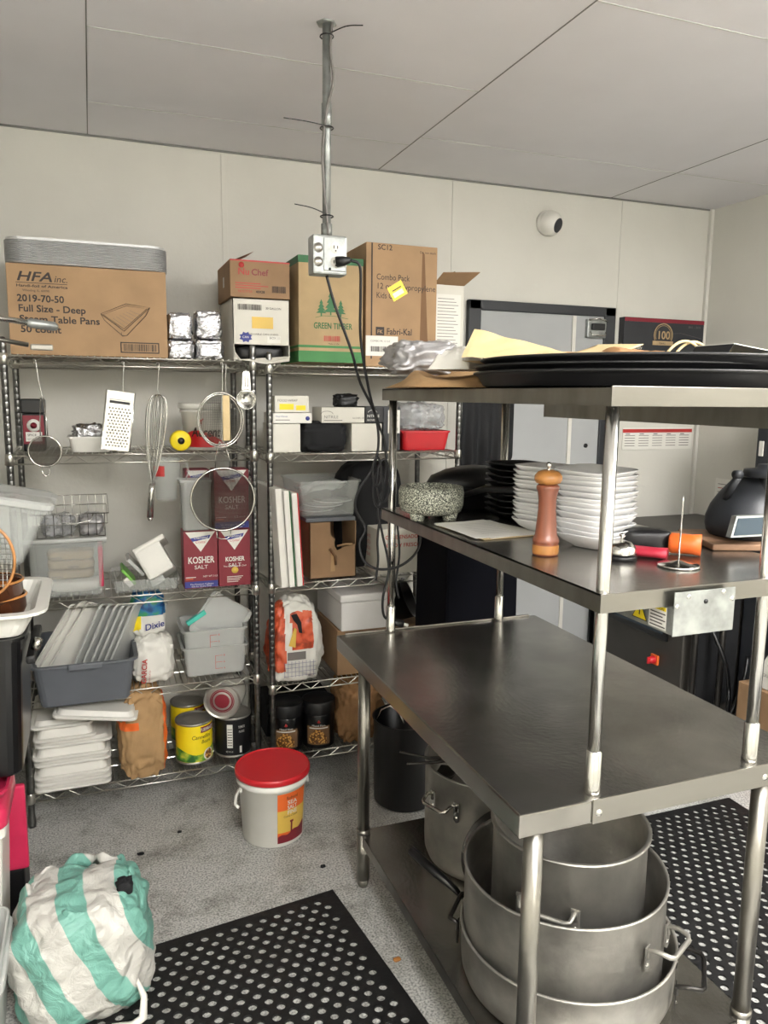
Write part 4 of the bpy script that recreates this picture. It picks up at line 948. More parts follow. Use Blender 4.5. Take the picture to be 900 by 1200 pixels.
# fourth shelf
z = RS[1]
g = G().blob((.785, F + .06, z), .125, .095, .19, 'paper', amp=.11, fr=2.2, seed=71, e1=.62, e2=.55, nu=84, nv=64, pinch=.3, ridge=.08, crease=1.2, matfn=lambda q: 'orange_bag' if (q.z > .15 and q.x > -.03 and q.x < .065 and q.z < .31) or (q.x < -.055 and q.z > .05) else None)
t = thing('rice_bag', 'white and orange bag with rooster print slumped on the fourth shelf', 'rice bag', (.785, F + .06, z)); build(g, 'body', t)
yy = F - .034
g = G().poly([(.75, yy, z + .305), (.775, yy - .004, z + .31), (.795, yy - .004, z + .27), (.80, yy, z + .22), (.785, yy, z + .225), (.778, yy, z + .26), (.762, yy, z + .28)], 'black').poly([(.74, yy, z + .17), (.765, yy - .003, z + .25), (.775, yy, z + .24), (.77, yy, z + .16)], 'gold')
g.box(.735, .815, yy - .001, yy + .001, z + .105, z + .14, 'inkgrey')
for k in range(9): g.quad((.72 + .016 * k, yy - .0014, z + .03), (.0012, 0, 0), (0, 0, .07), 'blueink')
for k in range(4): g.quad((.72, yy - .0014, z + .035 + .018 * k), (.14, 0, 0), (0, 0, .0012), 'blueink')
build(g, 'printed_picture', t)
t = thing('foam_box', 'long white foam box behind the table corner on the fourth shelf', 'foam box', (1.1, 3.25, z + .207)); build(G().box(.975, 1.22, F - .03, 3.46, z + .207, z + .335, 'foam', bev=.006), 'body', t); build(G().box(.97, 1.225, F - .035, 3.465, z + .336, z + .37, 'foam', bev=.008), 'lid', t)

plain('cardboard_box', 'brown carton under the white foam box at the table corner', 'cardboard box', .965, 1.23, F - .005, 3.42, z, z + .205, 'card2')
t = thing('black_saucepan', 'small black pan lying tilted behind the table edge near the plug', 'pan', (1.30, 3.15, z))
M = Matrix.Translation((1.30, 3.17, z + .30)) @ Matrix.Rotation(1.1, 4, 'Y') @ Matrix.Rotation(.5, 4, 'X')
g = G().lathe([(0, -.06), (.07, -.06), (.082, -.05), (.092, .03), (.096, .032), (.088, .03), (.078, -.045), (0, -.052)], 'blackshine', (0, 0, 0), 36); g.xf(M); build(g, 'bowl', t)
g = G().tube([(.09, 0, .02), (.13, 0, .03), (.2, 0, .03)], [.01, .009, .012], 'black', 10); g.xf(M); build(g, 'handle', t)
plain('cardboard_box', 'brown carton hidden behind the table rear edge carrying the small black pan', 'cardboard box', 1.24, 1.46, F, 3.4, z, z + .20, 'card2')
# bottom shelf: jars and bag
z = RS[0]
def jar(x, y, label):
    t = thing('food_jar', label, 'jar', (x, y, z), 'black jars on the bottom shelf')
    build(G().lathe([(0, 0), (.066, 0), (.071, .006), (.071, .15), (.068, .156), (.0, .156)], 'blackshine', (x, y, z), 40), 'body', t)
    build(G().lathe([(.074, 0), (.0745, .004), (.0745, .05), (.071, .056), (.066, .054), (.064, .05), (0, .05)], 'black', (x, y, z + .157), 40), 'lid', t)
    g = G(); c = PI * 1.42
    wrap(g, (x, y), .0713, z + .02, z + .105, c - .75, c + .75, 'brown_orange' if False else 'card_in')
    wrap(g, (x, y), .0719, z + .026, z + .092, c - .62, c + .5, 'beans_print', top=lambda u: z + .03 + .062 * math.sin(PI * (.12 + .76 * u)))
    wrap(g, (x, y), .0715, z + .094, z + .099, c - .6, c + .6, 'paper')
    ctext(g, 'Mixed Nuts', (x, y), .0715, z + .105, .012, 'paper', c, .06); g.lathe([(0, 0), (.008, .004), (.0, .016)], 'redink', (x + .0725 * math.cos(c), y + .0725 * math.sin(c), z + .12), 10)
    build(g, 'printed_label', t)
jar(.748, 3.16, 'black jar with nut picture, left of the pair beside the shelf post')
jar(.892, 3.15, 'black jar with nut picture, right of the pair beside the brown bag')
build(G().box(.68, .99, 3.27, 3.5, z, z + .16, 'blackmatte', bev=.01), 'plastic_crate', loc=(.83, 3.38, z), label='black crate behind the two black nut jars', cat='crate')
g = G().blob((1.08, F + .07, z), .11, .10, .155, 'kraftdark', amp=.12, fr=2.6, seed=81, e1=.6, e2=.55, nu=80, nv=60, ridge=.12, crease=2)
build(g, 'paper_sack', loc=(1.08, F + .07, z), label='crumpled brown paper sack behind the rear table leg', cat='paper sack')
# black stock pot on the floor and dark bin behind the table
t = thing('black_pot', 'black pot with wire handle on the floor behind the rear table leg', 'pot', (1.17, 2.80, 0))
build(G().lathe([(0, 0), (.12, 0), (.13, .01), (.135, .36), (.14, .365), (.132, .363), (.125, .02), (0, .015)], 'blackshine', (1.17, 2.80, 0), 44), 'body', t)
build(G().tube([(1.04, 2.79, .37), (1.05, 2.77, .42), (1.08, 2.75, .44), (1.11, 2.73, .42), (1.12, 2.7, .38)], .004, 'chrome', 8), 'handle', t)
t = thing('trash_bin', 'tall dark navy bin standing behind the work table', 'bin', (1.45, 2.85, 0))
build(G().box(1.305, 1.63, 2.72, 3.03, .0, 1.12, 'navy', bev=.012, taper=-.05), 'body', t)
build(G().box(1.30, 1.64, 2.71, 3.04, 1.12, 1.15, 'navy', bev=.01), 'rim', t)
# black apron hanging on shelf end, dark panel by the door
def apron(u, v):
    x = 1.545 + .20 * u; 
    return (x, 3.10 + .02 * math.sin(u * 16 + v) * (.3 + .7 * v) + .03 * u, 1.74 - .60 * v)
t = thing('black_apron', 'black apron with folds hanging at the right end of the shelving', 'apron', (1.64, 3.12, 1.1))
build(G().sheet(apron, 40, 20, 'blackmatte'), 'cloth', t, solid=.003)
build(G().tube([(1.555, 3.10, 1.74), (1.53, 3.09, 1.79), (1.60, 3.09, 1.80), (1.65, 3.11, 1.77), (1.735, 3.12, 1.74)], .005, 'blackmatte', 6), 'neck_strap', t)
P = [(x, zz) for x, zz in pan_ring(1.84, 2.06, 1.33, 1.92, .05, 5)]
g = G().poly([(x, YB - .065, zz) for x, zz in P], 'blackmatte', (0, .03, 0))
build(g, 'black_board', loc=(1.95, YB, 1.33), label='dark board with rounded corners between the apron and the door', cat='board')
# ================================================================== on the middle shelf of the rack
MZ = 1.3005
t = thing('stone_mortar', 'speckled grey stone mortar on three feet at the rear of the middle shelf', 'mortar', (.985, 2.18, MZ))
build(G().lathe([(0, .018), (.075, .018), (.094, .026), (.101, .045), (.103, .085), (.098, .102), (.088, .103), (.08, .08), (.05, .05), (0, .045)], 'granite', (.985, 2.18, MZ), 48), 'bowl', t)
for a in (3.6, 5.4, 1.6): build(G().lathe([(0, 0), (.02, 0), (.022, .008), (.026, .026), (0, .03)], 'granite', (.985 + .065 * math.cos(a), 2.18 + .065 * math.sin(a), MZ), 20), 'foot', t)
g = G()
for k, (dx, dy, a) in enumerate(((0, 0, 0), (.01, .01, .12), (-.01, .004, -.08))):
    i0 = len(g.v); g.box(.955 + dx, 1.145 + dx, 1.80 + dy, 2.06 + dy, MZ + .001 + k * .0016, MZ + .002 + k * .0016, 'kraftlight' if k == 0 else 'paper'); g.rotate(a + .1, 'Z', (1.05, 1.93, MZ), i0)
for k in range(9): g.quad((.99, 1.85 + .02 * k, MZ + .0065), (.10, 0, 0), (0, .002, 0), 'inkgrey')
build(g, 'paper_sheets', loc=(1.05, 1.93, MZ), label='white paper sheets with brown edge lying before the stone mortar', cat='paper')
# black bowls stack and black lids
def square_bowl(cx, cy, zb, s, h, m, rot=0, rim=.006):
    g = G()
    def ring(k, zz): return [(cx + (x) * k, cy + (y) * k, zz) for x, y in pan_ring(-s, s, -s, s, s * .5, 5)]
    loft(g, [ring(.5, zb), ring(.55, zb + .004), ring(.8, zb + h * .45), ring(.98, zb + h - .003), ring(1.0, zb + h), ring(.97, zb + h), ring(.76, zb + h * .45), ring(.5, zb + .007)], m, smooth=True)
    if rot: g.rotate(rot, 'Z', (cx, cy, 0))
    return g
for k in range(9):
    lab = ('lowest', 'second lowest', 'third lowest', 'fourth lowest', 'middle', 'fourth from top', 'third from top', 'second from top', 'topmost')[k]
    g = square_bowl(1.235, 2.09, MZ + .001 + k * .0185, .082, .03, 'blackshine', rot=.05 * (k % 3))
    build(g, 'black_bowl', loc=(1.24, 2.10, MZ + k * .0185), label='%s black square bowl of the pile behind the white plates' % lab, cat='bowl', group='black bowls in a pile')
t = thing('black_pan', 'black lidded pan with a long handle behind the stone mortar', 'pan', (1.16, 2.34, MZ))
build(G().lathe([(0, 0), (.12, 0), (.15, .02), (.158, .08), (.162, .085), (.15, .083), (.14, .02), (0, .01)], 'blackshine', (1.20, 2.32, MZ + .001), 48, sx=1.0, sy=.55), 'body', t)
build(G().lathe([(.165, 0), (.166, .006), (.15, .03), (.1, .05), (.05, .06), (0, .064)], 'black', (1.20, 2.32, MZ + .088), 48, sx=1.0, sy=.55), 'lid', t)
build(G().tube([(1.10, 2.18, MZ + .07), (1.12, 2.08, MZ + .10), (1.17, 1.99, MZ + .105), (1.185, 1.96, MZ + .10)], [.009, .011, .011, .008], 'black', 10), 'handle', t)
# white plates / bowls, two stacks
def plate_stack(cx, cy, s, n, dz, where, grp):
    names = ['lowest', 'second lowest', 'third lowest', 'fourth lowest', 'fifth lowest', 'sixth lowest', 'seventh lowest', 'eighth lowest', 'ninth lowest', 'tenth lowest', 'eleventh lowest', 'third from top', 'second from top', 'topmost']
    names = names[:n - 1] + ['topmost']
    rd = random.Random(int(cx * 100)); base = None
    for k in range(n):
        zb = MZ + .001 + k * dz; dx, dy = rd.uniform(-.003, .003), rd.uniform(-.003, .003)
        lab = '%s white square bowl of the %s pile' % (names[k], where)
        if base is None:
            g = square_bowl(0, 0, 0, s, .038, 'porcelain'); base = build(g, 'white_bowl', loc=(0, 0, 0), label=lab, cat='bowl', group=grp); o = base
        else:
            o = base.copy(); COL.objects.link(o); o['label'] = lab
        o.location = (cx + dx, cy + dy, zb); o.rotation_euler = (rd.uniform(-.03, .03) * (k > 0), rd.uniform(-.03, .03) * (k > 0), .35 + rd.uniform(-.1, .1))
plate_stack(1.205, 1.64, .088, 13, .0135, 'front right', 'white bowls in the front pile')
plate_stack(1.21, 1.87, .082, 13, .0125, 'rear left', 'white bowls in the rear pile')
# pepper mill
x, y = 1.025, 1.585
t = thing('pepper_mill', 'turned wooden pepper mill with light knob and steel bead', 'pepper mill', (x, y, MZ))
k = 1.0
build(G().lathe([(0, 0), (.0305, 0), (.0315, .004), (.0315, .024), (.030, .028), (.032, .03), (.0325, .036), (.030, .042), (.0265, .05), (.024, .08), (.0215, .11), (.0215, .135), (.0245, .155), (.0275, .162), (.0275, .168), (.023, .172), (0, .172)], 'wood', (x, y, MZ), 40), 'body', t)
build(G().lathe([(.0318, .004), (.0322, .01), (.0322, .02), (.0318, .025)], 'woodlight', (x, y, MZ), 40), 'base_ring', t)
build(G().lathe([(.018, .172), (.029, .176), (.0335, .184), (.033, .193), (.025, .203), (.012, .2075), (0, .208)], 'woodlight', (x, y, MZ), 40), 'knob', t)
build(G().lathe([(.004, .207), (.003, .211), (.0068, .216), (.0068, .221), (.004, .2255), (0, .2265)], 'steelbright', (x, y, MZ), 20), 'top_bead', t)
# service bell
x, y = 1.172, 1.485
t = thing('service_bell', 'small chrome service bell on black base behind the front post', 'bell', (x, y, MZ))
build(G().lathe([(0, 0), (.036, 0), (.038, .003), (.036, .010), (0, .011)], 'black', (x, y, MZ), 36), 'base', t)
build(G().lathe([(.036, .014), (.0365, .017), (.033, .03), (.022, .041), (.008, .045), (0, .046)], 'steelbright', (x, y, MZ), 36), 'dome', t)
build(G().lathe([(.003, .044), (.003, .052), (.0065, .056), (.0065, .06), (0, .063)], 'steelbright', (x, y, MZ), 20), 'button', t)
# ticket spike
x, y = 1.244, 1.372
t = thing('ticket_spike', 'receipt spike with upright steel needle on round base', 'spike', (x, y, MZ))
build(G().lathe([(0, .0), (.046, 0), (.048, .003), (.045, .006), (.02, .010), (.006, .014), (0, .015)], 'steelbright', (x, y, MZ), 40), 'base', t)
build(G().tube([(x, y, MZ + .012), (x + .001, y, MZ + .15), (x + .001, y, MZ + .166)], [.0022, .0018, .0003], 'steelbright', 10), 'needle', t)
# handle sleeves
def sleeve(name, label, c, l, w, m, ang, flat=.55):
    i = G(); i.tube([(0, 0, 0), (.006, 0, 0), (l * .7, 0, 0), (l, 0, 0), (l, 0, 0), (l * .985, 0, 0), (l * .5, 0, 0)], [w * .7, w, w * .95, w * 1.05, w * .82, w * .8, w * .7], m, 20)
    for v in i.v: v.z *= flat
    i.xf(Matrix.Translation(c) @ Matrix.Rotation(ang, 4, 'Z') @ Matrix.Translation((0, 0, w * flat * 1.05))); return build(i, name, loc=c, label=label, cat='handle sleeve')
sleeve('pan_handle_sleeve', 'red silicone handle sleeve lying beside the bell', (1.215, 1.505, MZ), .085, .024, 'redsleeve', -.85)
sleeve('pan_handle_sleeve', 'orange silicone handle sleeve behind the spike', (1.325, 1.50, MZ), .075, .03, 'orange', -.75, .85)
g = G().blob((1.30, 1.555, MZ), .062, .038, .029, 'black', amp=.05, e1=.5, e2=.6, seed=91, nu=36, nv=22); g.rotate(-.5, 'Z', (1.30, 1.555, MZ))
build(g, 'pan_handle_sleeve', loc=(1.30, 1.555, MZ), label='thick black sleeve lying between the red and orange sleeves', cat='handle sleeve')
# thermal mixer on board
x, y = 1.642, 1.56
g = G().box(1.475, 1.70, 1.45, 1.68, MZ + .0005, MZ + .017, 'boardwood', bev=.004); g.rotate(-.35, 'Z', (1.58, 1.52, MZ)); g.box(1.47, 1.56, 1.58, 1.68, MZ + .0005, MZ + .0165, 'boardwood', bev=.004)
build(g, 'wooden_board', loc=(1.58, 1.52, MZ), label='brown wooden board under the black kitchen machine', cat='board')
zz = MZ + .0185
t = thing('food_processor', 'black heated mixer with touch screen and steel jug at the right edge', 'mixer', (x, y, zz))
def body_ring(k, h, ox=0, oy=0): return [(x + ox + px * k, y + oy + py * k, zz + h) for px, py in pan_ring(-.105, .105, -.095, .095, .075, 6)]
g = G(); loft(g, [body_ring(.86, 0), body_ring(.96, .012), body_ring(1.0, .03), body_ring(.98, .05, .002, .004), body_ring(.90, .08, .010, .010), body_ring(.76, .11, .024, .018), body_ring(.60, .14, .040, .022), body_ring(.52, .155, .046, .024)], 'frameblack', smooth=True); build(g, 'base', t)
g = G(); q0 = V((x - .172, y - .112, zz + .022)); r_ = V((.11, -.006, 0)); u_ = V((.030, .016, .050))
g.poly([q0, q0 + r_, q0 + r_ + u_, q0 + u_], 'galv', (0, .016, .0)); n_ = V((0, -.0022, 0)); g.poly([q0 + r_ * .06 + u_ * .1 + n_, q0 + r_ * .94 + u_ * .1 + n_, q0 + r_ * .94 + u_ * .9 + n_, q0 + r_ * .06 + u_ * .9 + n_], 'screen', (0, .004, 0)); build(g, 'touch_screen', t)
build(G().lathe([(0, 0), (.013, 0), (.013, .012), (.01, .016), (0, .016)], 'steelbright', (x - .005, y - .118, zz + .045), 24, rot=Matrix.Rotation(PI / 2, 3, 'X')), 'dial', t)
build(G().lathe([(.045, .06), (.052, .09), (.064, .158), (.066, .163), (0, .163)], 'steelbright', (x + .06, y - .05, zz), 40), 'jug', t)
build(G().lathe([(.072, .168), (.074, .174), (.072, .186), (.04, .19), (.038, .2), (0, .2)], 'frameblack', (x + .04, y - .03, zz - .008), 40), 'lid', t)
build(G().cyl((x - .082, y - .02, zz + .168), (x - .062, y - .02, zz + .168), .011, 'frameblack', 14).tube([(x - .07, y - .02, zz + .16), (x - .07, y, zz + .13), (x - .065, y + .02, zz + .1)], .01, 'frameblack', 8), 'lid_arm', t)
# galvanised electric box under the middle shelf
x0, x1, y0, y1, za, zb = 1.081, 1.238, 1.205, 1.385, 1.203, 1.263
t = thing('electrical_box', 'galvanised electrical box with warning sticker fixed under the middle shelf', 'electrical box', ((x0 + x1) / 2, 1.3, za))
y0 = 1.195; zb = 1.275
g = G().box(x0, x1, y0, y0 + .003, za, zb + .020, 'galv', bev=.001).box(x0 + .001, x1 - .001, y0 + .003, y1, za + .001, 1.261, 'galv', bev=.002)
build(g, 'housing', t)
for xx, zq in ((x0 + .007, zb - .010), (x0 + .035, zb + .009), (x1 - .032, zb + .012), (x1 - .008, zb - .004), (x0 + .08, zb - .004)): g = G().lathe([(0, .003), (.004, .0025), (.0055, 0)], 'steelbright' if xx != x0 + .08 else 'black', (xx, y0, zq), 12, rot=Matrix.Rotation(PI / 2, 3, 'X')); build(g, 'screw', t)
g = G(); X = x0 + .0005; s = .0265
def side(pts, m, lf): g.poly([(X - lf, a, b) for a, b in pts], m)
side([(1.322, za + .010), (1.272, za + .010), (1.297, za + .050)], 'ink', .0006); side([(1.3185, za + .0122), (1.2755, za + .0122), (1.297, za + .0465)], 'yellow', .0010); side([(1.299, za + .02), (1.295, za + .02), (1.2955, za + .036), (1.2985, za + .036)], 'ink', .0014)
side([(1.268, za + .006), (1.215, za + .006), (1.215, za + .055), (1.268, za + .055)], 'paper', .0006); side([(1.266, za + .046), (1.217, za + .046), (1.217, za + .054), (1.266, za + .054)], 'yellow', .0010); g.text('CAUTION', (X - .001, 1.264, za + .047), .0075, 'ink', r=(0, -1, 0), fit=.042)
for k in range(5): side([(1.264, za + .038 - k * .007), (1.218 + .008 * (k % 2), za + .038 - k * .007), (1.218 + .008 * (k % 2), za + .0405 - k * .007), (1.264, za + .0405 - k * .007)], 'ink', .0010)
build(g, 'warning_sticker', t)

# ================================================================== on top of the rack
TS = 1.7035
for k in range(3):
    cx, cy = 1.27 + .008 * k, 1.62 + (.0, .012, -.006)[k]; r = .385; zb = TS + .001 + k * .0165
    g = G().lathe([(0, 0), (r - .03, 0), (r - .022, .003), (r - .008, .026), (r, .03), (r + .004, .032), (r + .004, .036), (r, .037), (r - .014, .03), (r - .028, .006), (0, .004)], 'black', (cx, cy, zb), 96)
    build(g, 'serving_tray', loc=(cx, cy, zb), label=('bottom black round serving tray of the three on the rack', 'middle black round serving tray of the three on the rack', 'top black round serving tray carrying the paper bags')[k], cat='tray', group='black serving trays')
# kraft bags etc.
def crumpled(name, label, cat, c, sx, sy, sz, m, seed, amp=.2, fr=2.2, e1=.6, e2=.5, ridge=.15, pinch=0, rot=0, crease=1.6):
    g = G().blob(c, sx, sy, sz, m, amp=amp, fr=fr, seed=seed, e1=e1, e2=e2, nu=72, nv=44, ridge=ridge, pinch=pinch, crease=crease)
    if rot: g.rotate(rot, 'Z', c)
    return build(g, name, loc=c, label=label, cat=cat)
def crease_bag(name, label, cat, c, L, W, H, m, rot, seed, n=26, amp=.02, fr=9, tilt=0, prof=None):
    g = G(); rd = random.Random(seed)
    def f(u, v, top):
        px, py = (u - .5) * L, (v - .5) * W
        e = min(1, min(u, 1 - u) * 7) * min(1, min(v, 1 - v) * 5)
        h = H * (prof(u, v) if prof else 1) * e ** .6
        q = V((u * L * fr, v * W * fr, seed * 3.7)); f1 = noise.voronoi(q)[0][0] * 1.0
        h += amp * (f1 - .4) * e * 1.6 + amp * .6 * noise.noise(q * 1.7) * e
        return (px + amp * .5 * noise.noise(q + V((9, 2, 3))), py + amp * .5 * noise.noise(q + V((1, 8, 3))), max(.0015, h) + tilt * u) if top else (px, py, .001 + tilt * u)
    g.sheet(lambda u, v: f(u, v, 1), n, n, m, smooth=False); g.sheet(lambda u, v: f(1 - u, v, 0), 3, 3, m)
    g.xf(Matrix.Translation(c) @ Matrix.Rotation(rot, 4, 'Z')); return build(g, name, loc=c, label=label, cat=cat)
crease_bag('paper_bag', 'creased brown paper bag spread out left of the trays on the rack', 'paper bag', (1.03, 2.10, TS), .38, .46, .052, 'kraft', -.25, 3, amp=.03, fr=6, prof=lambda u, v: .45 + .55 * u)
crumpled('plastic_bag', 'silvery grey plastic bag at the rear left of the rack top', 'plastic bag', (.985, 2.28, TS + .045), .105, .10, .052, 'silverbag', 103, amp=.2, fr=2.4, crease=.7)
TT = TS + .001 + .033 + .037
def fold(name, label, cat, pts, m, th=.0015, mid=None):
    g = G(); g.poly(pts, m, (0, 0, th)); return build(g, name, loc=pts[0], label=label, cat=cat)
def wedge_bag(name, label, cat, c, L, W, H, m, rot, seed, n=18):
    """flat paper bag with raised crease along its middle"""
    g = G()
    def f(u, v):
        px = (u - .5) * L; py = (v - .5) * W
        h = H * max(0, 1 - abs(v - .45) * 2.1) * (1 - .75 * u) + .006 * noise.noise(V((u * 5, v * 5, seed)))
        return (px, py, h + .004)
    g.sheet(f, n, n, m, smooth=False); g.sheet(lambda u, v: ((u - .5) * L, (v - .5) * W, .001), 2, 2, m)
    g.xf(Matrix.Translation(c) @ Matrix.Rotation(rot, 4, 'Z')); return build(g, name, loc=c, label=label, cat=cat)
wedge_bag('paper_bag', 'pointed kraft paper bag with a ridge at the left of the top tray', 'paper bag', (1.08, 1.83, TT - .004), .25, .26, .088, 'kraftlight', -.75, 3)
crease_bag('paper_bag', 'long flat brown paper bag in the middle behind the cream envelope', 'paper bag', (1.26, 1.86, TT - .003), .34, .18, .03, 'kraft', -.3, 5, amp=.015)
crease_bag('paper_napkin', 'crumpled white paper tongue between silver bag and kraft bag', 'paper', (.985, 2.0, TT - .022), .17, .13, .055, 'paper', .75, 8, amp=.028, fr=12)
g = G()
def env(u, v): return (1.06 + .25 * u - .05 * v, 1.56 + .12 * v + .06 * u, TT - .001 + .042 * u * u + .004 * v)
g.sheet(env, 16, 10, 'kraftlight'); build(g, 'paper_envelope', loc=(1.2, 1.6, TT), label='flat cream envelope tilted up toward the right on the tray', cat='envelope', solid=.002)
crease_bag('paper_bag', 'dark crumpled brown bag under the raised cream envelope', 'paper bag', (1.30, 1.66, TT - .004), .22, .16, .024, 'kraftdark', .1, 11, amp=.016)
t = thing('paper_carrier_bag', 'pale kraft carrier bag with twisted loop handles on the tray', 'paper bag', (1.48, 1.58, TT - .003))
build(G().sheet(lambda u, v: (1.30 + .36 * u, 1.54 + .2 * v, TT - .003 + .026 * math.sin(PI * v) * (.25 + u * .75) + .006 * noise.noise(V((u * 6, v * 6, 4)))), 20, 12, 'kraftlight', smooth=False), 'bag_body', t, solid=.002)
for k, dx in enumerate((0, .035)):
    build(G().tube([(1.30 + dx + .125 * i / 12, 1.53 + .01 * k, TT + .0 + .045 * math.sin(PI * i / 12) ** .7) for i in range(13)], .0035, 'kraftlight', 8), 'rope_handle', t)
g = G().poly([(1.36, 1.30, TT - .03), (1.385, 1.30, TT + .002), (1.385, 1.42, TT + .002), (1.36, 1.42, TT - .03)], 'blackmatte', (.002, 0, 0)).poly([(1.385, 1.30, TT + .002), (1.50, 1.29, TT - .014), (1.50, 1.41, TT - .014), (1.385, 1.42, TT + .002)], 'paper', (0, 0, .002))
g.xf(Matrix.Translation((0, .10, .030))); build(g, 'folded_card', loc=(1.42, 1.42, TT - .02), label='small folded white card with black inside at the right of the tray', cat='card')
crumpled('paper_bag', 'reddish brown paper bag at the far right end of the tray', 'paper bag', (1.60, 1.66, TT - .02), .10, .09, .024, 'kraft', 113, amp=.12)

# ================================================================== pots under the table
UZ = .2005
def pot(name, label, cx, cy, z0, r, h, th=.004, m='aluminium', lip=.004, cat='pot', n=72):
    t = thing(name, label, cat, (cx, cy, z0))
    build(G().lathe([(0, 0), (r - .03, 0), (r - .01, .008), (r - .002, .03), (r, .06), (r, h - .008), (r + lip, h - .005), (r + lip, h), (r - th * .5, h), (r - th, h - .006), (r - th, .03), (r - .03, .006), (0, .005)], m, (cx, cy, z0), n), 'body', t)
    return t
def loop_handle(t, cx, cy, r, z, ang, w=.10, out=.05, rr=.006, m='chrome', plates=True, drop=.0):
    g = G(); c, s = math.cos(ang), math.sin(ang); tx, ty = -s, c
    P = lambda o, w_, zz: (cx + c * (r + o) + tx * w_, cy + s * (r + o) + ty * w_, z + zz)
    g.tube([P(.004, -w / 2, -.02), P(.004, -w / 2, 0), P(out * .5, -w / 2, .006), P(out * .9, -w * .46, .004 - drop), P(out, -w * .36, 0 - drop), P(out, w * .36, 0 - drop), P(out * .9, w * .46, .004 - drop), P(out * .5, w / 2, .006), P(.004, w / 2, 0), P(.004, w / 2, -.02)], rr, m, 10)
    h = build(g, 'handle', t)
    for sg in (-1, 1):
        g = G()
        o = sg * w / 2
        g.poly([P(.0015, o - .011, .008), P(.0015, o + .011, .008), P(.0015, o + .011, -.05), P(.0015, o, -.058), P(.0015, o - .011, -.05)], m, (c * .003, s * .003, 0))
        for zz in (-.018, -.04): g.lathe([(0, .003), (.004, .002), (.0055, 0)], 'steelbright', P(.0045, o, zz), 10, rot=(Matrix.Rotation(ang, 3, 'Z') @ Matrix.Rotation(PI / 2, 3, 'Y')))
        build(g, 'rivet_plate', h)
A = pot('stock_pot', 'widest low dented aluminium pan at the bottom of the nested pots', 1.09, 1.515, UZ, .268, .14)
loop_handle(A, 1.09, 1.515, .268, UZ + .10, -.75, w=.14, out=.065, m='darksteel')
loop_handle(A, 1.09, 1.515, .268, UZ + .10, PI - .75, w=.12, out=.03, m='darksteel')
B = pot('stock_pot', 'large aluminium pot standing inside the wide low pan', 1.085, 1.53, UZ + .007, .252, .295)
loop_handle(B, 1.085, 1.53, .252, UZ + .225, -1.12, w=.11, out=.06, m='aluminium')
loop_handle(B, 1.085, 1.53, .252, UZ + .225, PI - 1.12, w=.11, out=.03, m='aluminium')
C_ = pot('stock_pot', 'smaller aluminium pot standing inside the large pot', 1.10, 1.535, UZ + .014, .192, .40, lip=.008)
loop_handle(C_, 1.10, 1.535, .192, UZ + .014 + .285, -2.4, w=.13, out=.036, m='aluminium', drop=.012)
D = pot('stock_pot', 'tall aluminium pot with tongs sticking out at the rear of the lower shelf', 1.155, 2.06, UZ, .205, .33, th=.004)
loop_handle(D, 1.155, 2.06, .205, UZ + .26, PI * 1.12, w=.10, out=.055, m='chrome', drop=.01)
g = G()
for dy in (0, .03): g.tube([(.86, 2.04 + dy * 2, .565 + dy * .4), (.95, 2.05 + dy, .55), (1.10, 2.07, .535), (1.22, 2.10, .45)], [.004, .005, .009, .008], 'darksteel', 8)
build(g, 'kitchen_tongs', loc=(1.0, 2.06, .54), label='dark steel tongs resting over the rim of the tall rear pot', cat='tongs')
t = thing('ladle', 'black handled ladle lying in the mouth of the tall rear pot', 'ladle', (1.15, 1.96, .5))
build(G().tube([(1.08, 2.20, .50), (1.13, 2.05, .535), (1.17, 1.93, .542), (1.20, 1.875, .54)], [.008, .01, .014, .013], 'blackshine', 10), 'handle', t)
build(G().lathe([(0, 0), (.03, .006), (.045, .03), (.043, .03), (.028, .01), (0, .004)], 'darksteel', (1.06, 2.2, .40), 24), 'bowl', t)
t = thing('frying_pan', 'frying pan standing on edge between the pots, dark handle reaching forward', 'frying pan', (.93, 1.80, UZ))
M = Matrix.Translation((1.09, 1.82, UZ + .14)) @ Matrix.Rotation(-PI / 2 - .12, 4, 'X') @ Matrix.Rotation(PI * .5, 4, 'Z')
g = G().lathe([(0, 0), (.09, 0), (.11, .008), (.13, .035), (.132, .036), (.126, .035), (.108, .012), (0, .004)], 'darksteel', (0, 0, 0), 48); g.xf(M); build(g, 'pan_bowl', t)
g = G().tube([(.96, 1.80, UZ + .06), (.925, 1.775, UZ + .075), (.905, 1.785, UZ + .10), (.87, 1.84, UZ + .125), (.83, 1.93, UZ + .15)], [.006, .007, .010, .014, .013], 'blackshine', 10)
build(g, 'handle', t)

# ================================================================== white bucket with red lid
bx, by = .592, 2.735
t = thing('food_bucket', 'white bucket with red lid and lighthouse label on the floor', 'bucket', (bx, by, 0))
build(G().lathe([(0, .006), (.108, .006), (.112, 0), (.116, .004), (.129, .225), (.137, .228), (.138, .243), (.131, .245), (.131, .252), (.139, .254), (.1395, .268), (.134, .27)], 'whiteplastic', (bx, by, 0), 64), 'body', t)
build(G().lathe([(.1405, .256), (.143, .258), (.1435, .272), (.140, .279), (.1375, .2805), (.1355, .2785), (.135, .277), (.134, .2765), (.130, .2765), (0, .2765)], 'red', (bx, by, 0), 64), 'lid', t)
c = PI * 1.48
g = G(); rb, rt = .1170, .1290
wrap(g, (bx, by), .1175, .018, .218, c - .02, c + 1.0, 'orange', rt=.1292)
wrap(g, (bx, by), .1212, .06, .15, c - .02, c + 1.0, 'gold', rt=.1262)
wrap(g, (bx, by), .1190, .018, .06, c - .02, c + 1.0, 'maroon', top=lambda u: .045 + .03 * u + .004 * math.sin(u * 15), rt=.1226)
wrap(g, (bx, by), .1222, .05, .105, c + .40, c + .46, 'maroon', rt=.1256); wrap(g, (bx, by), .1258, .098, .106, c + .37, c + .49, 'maroon', rt=.1262)
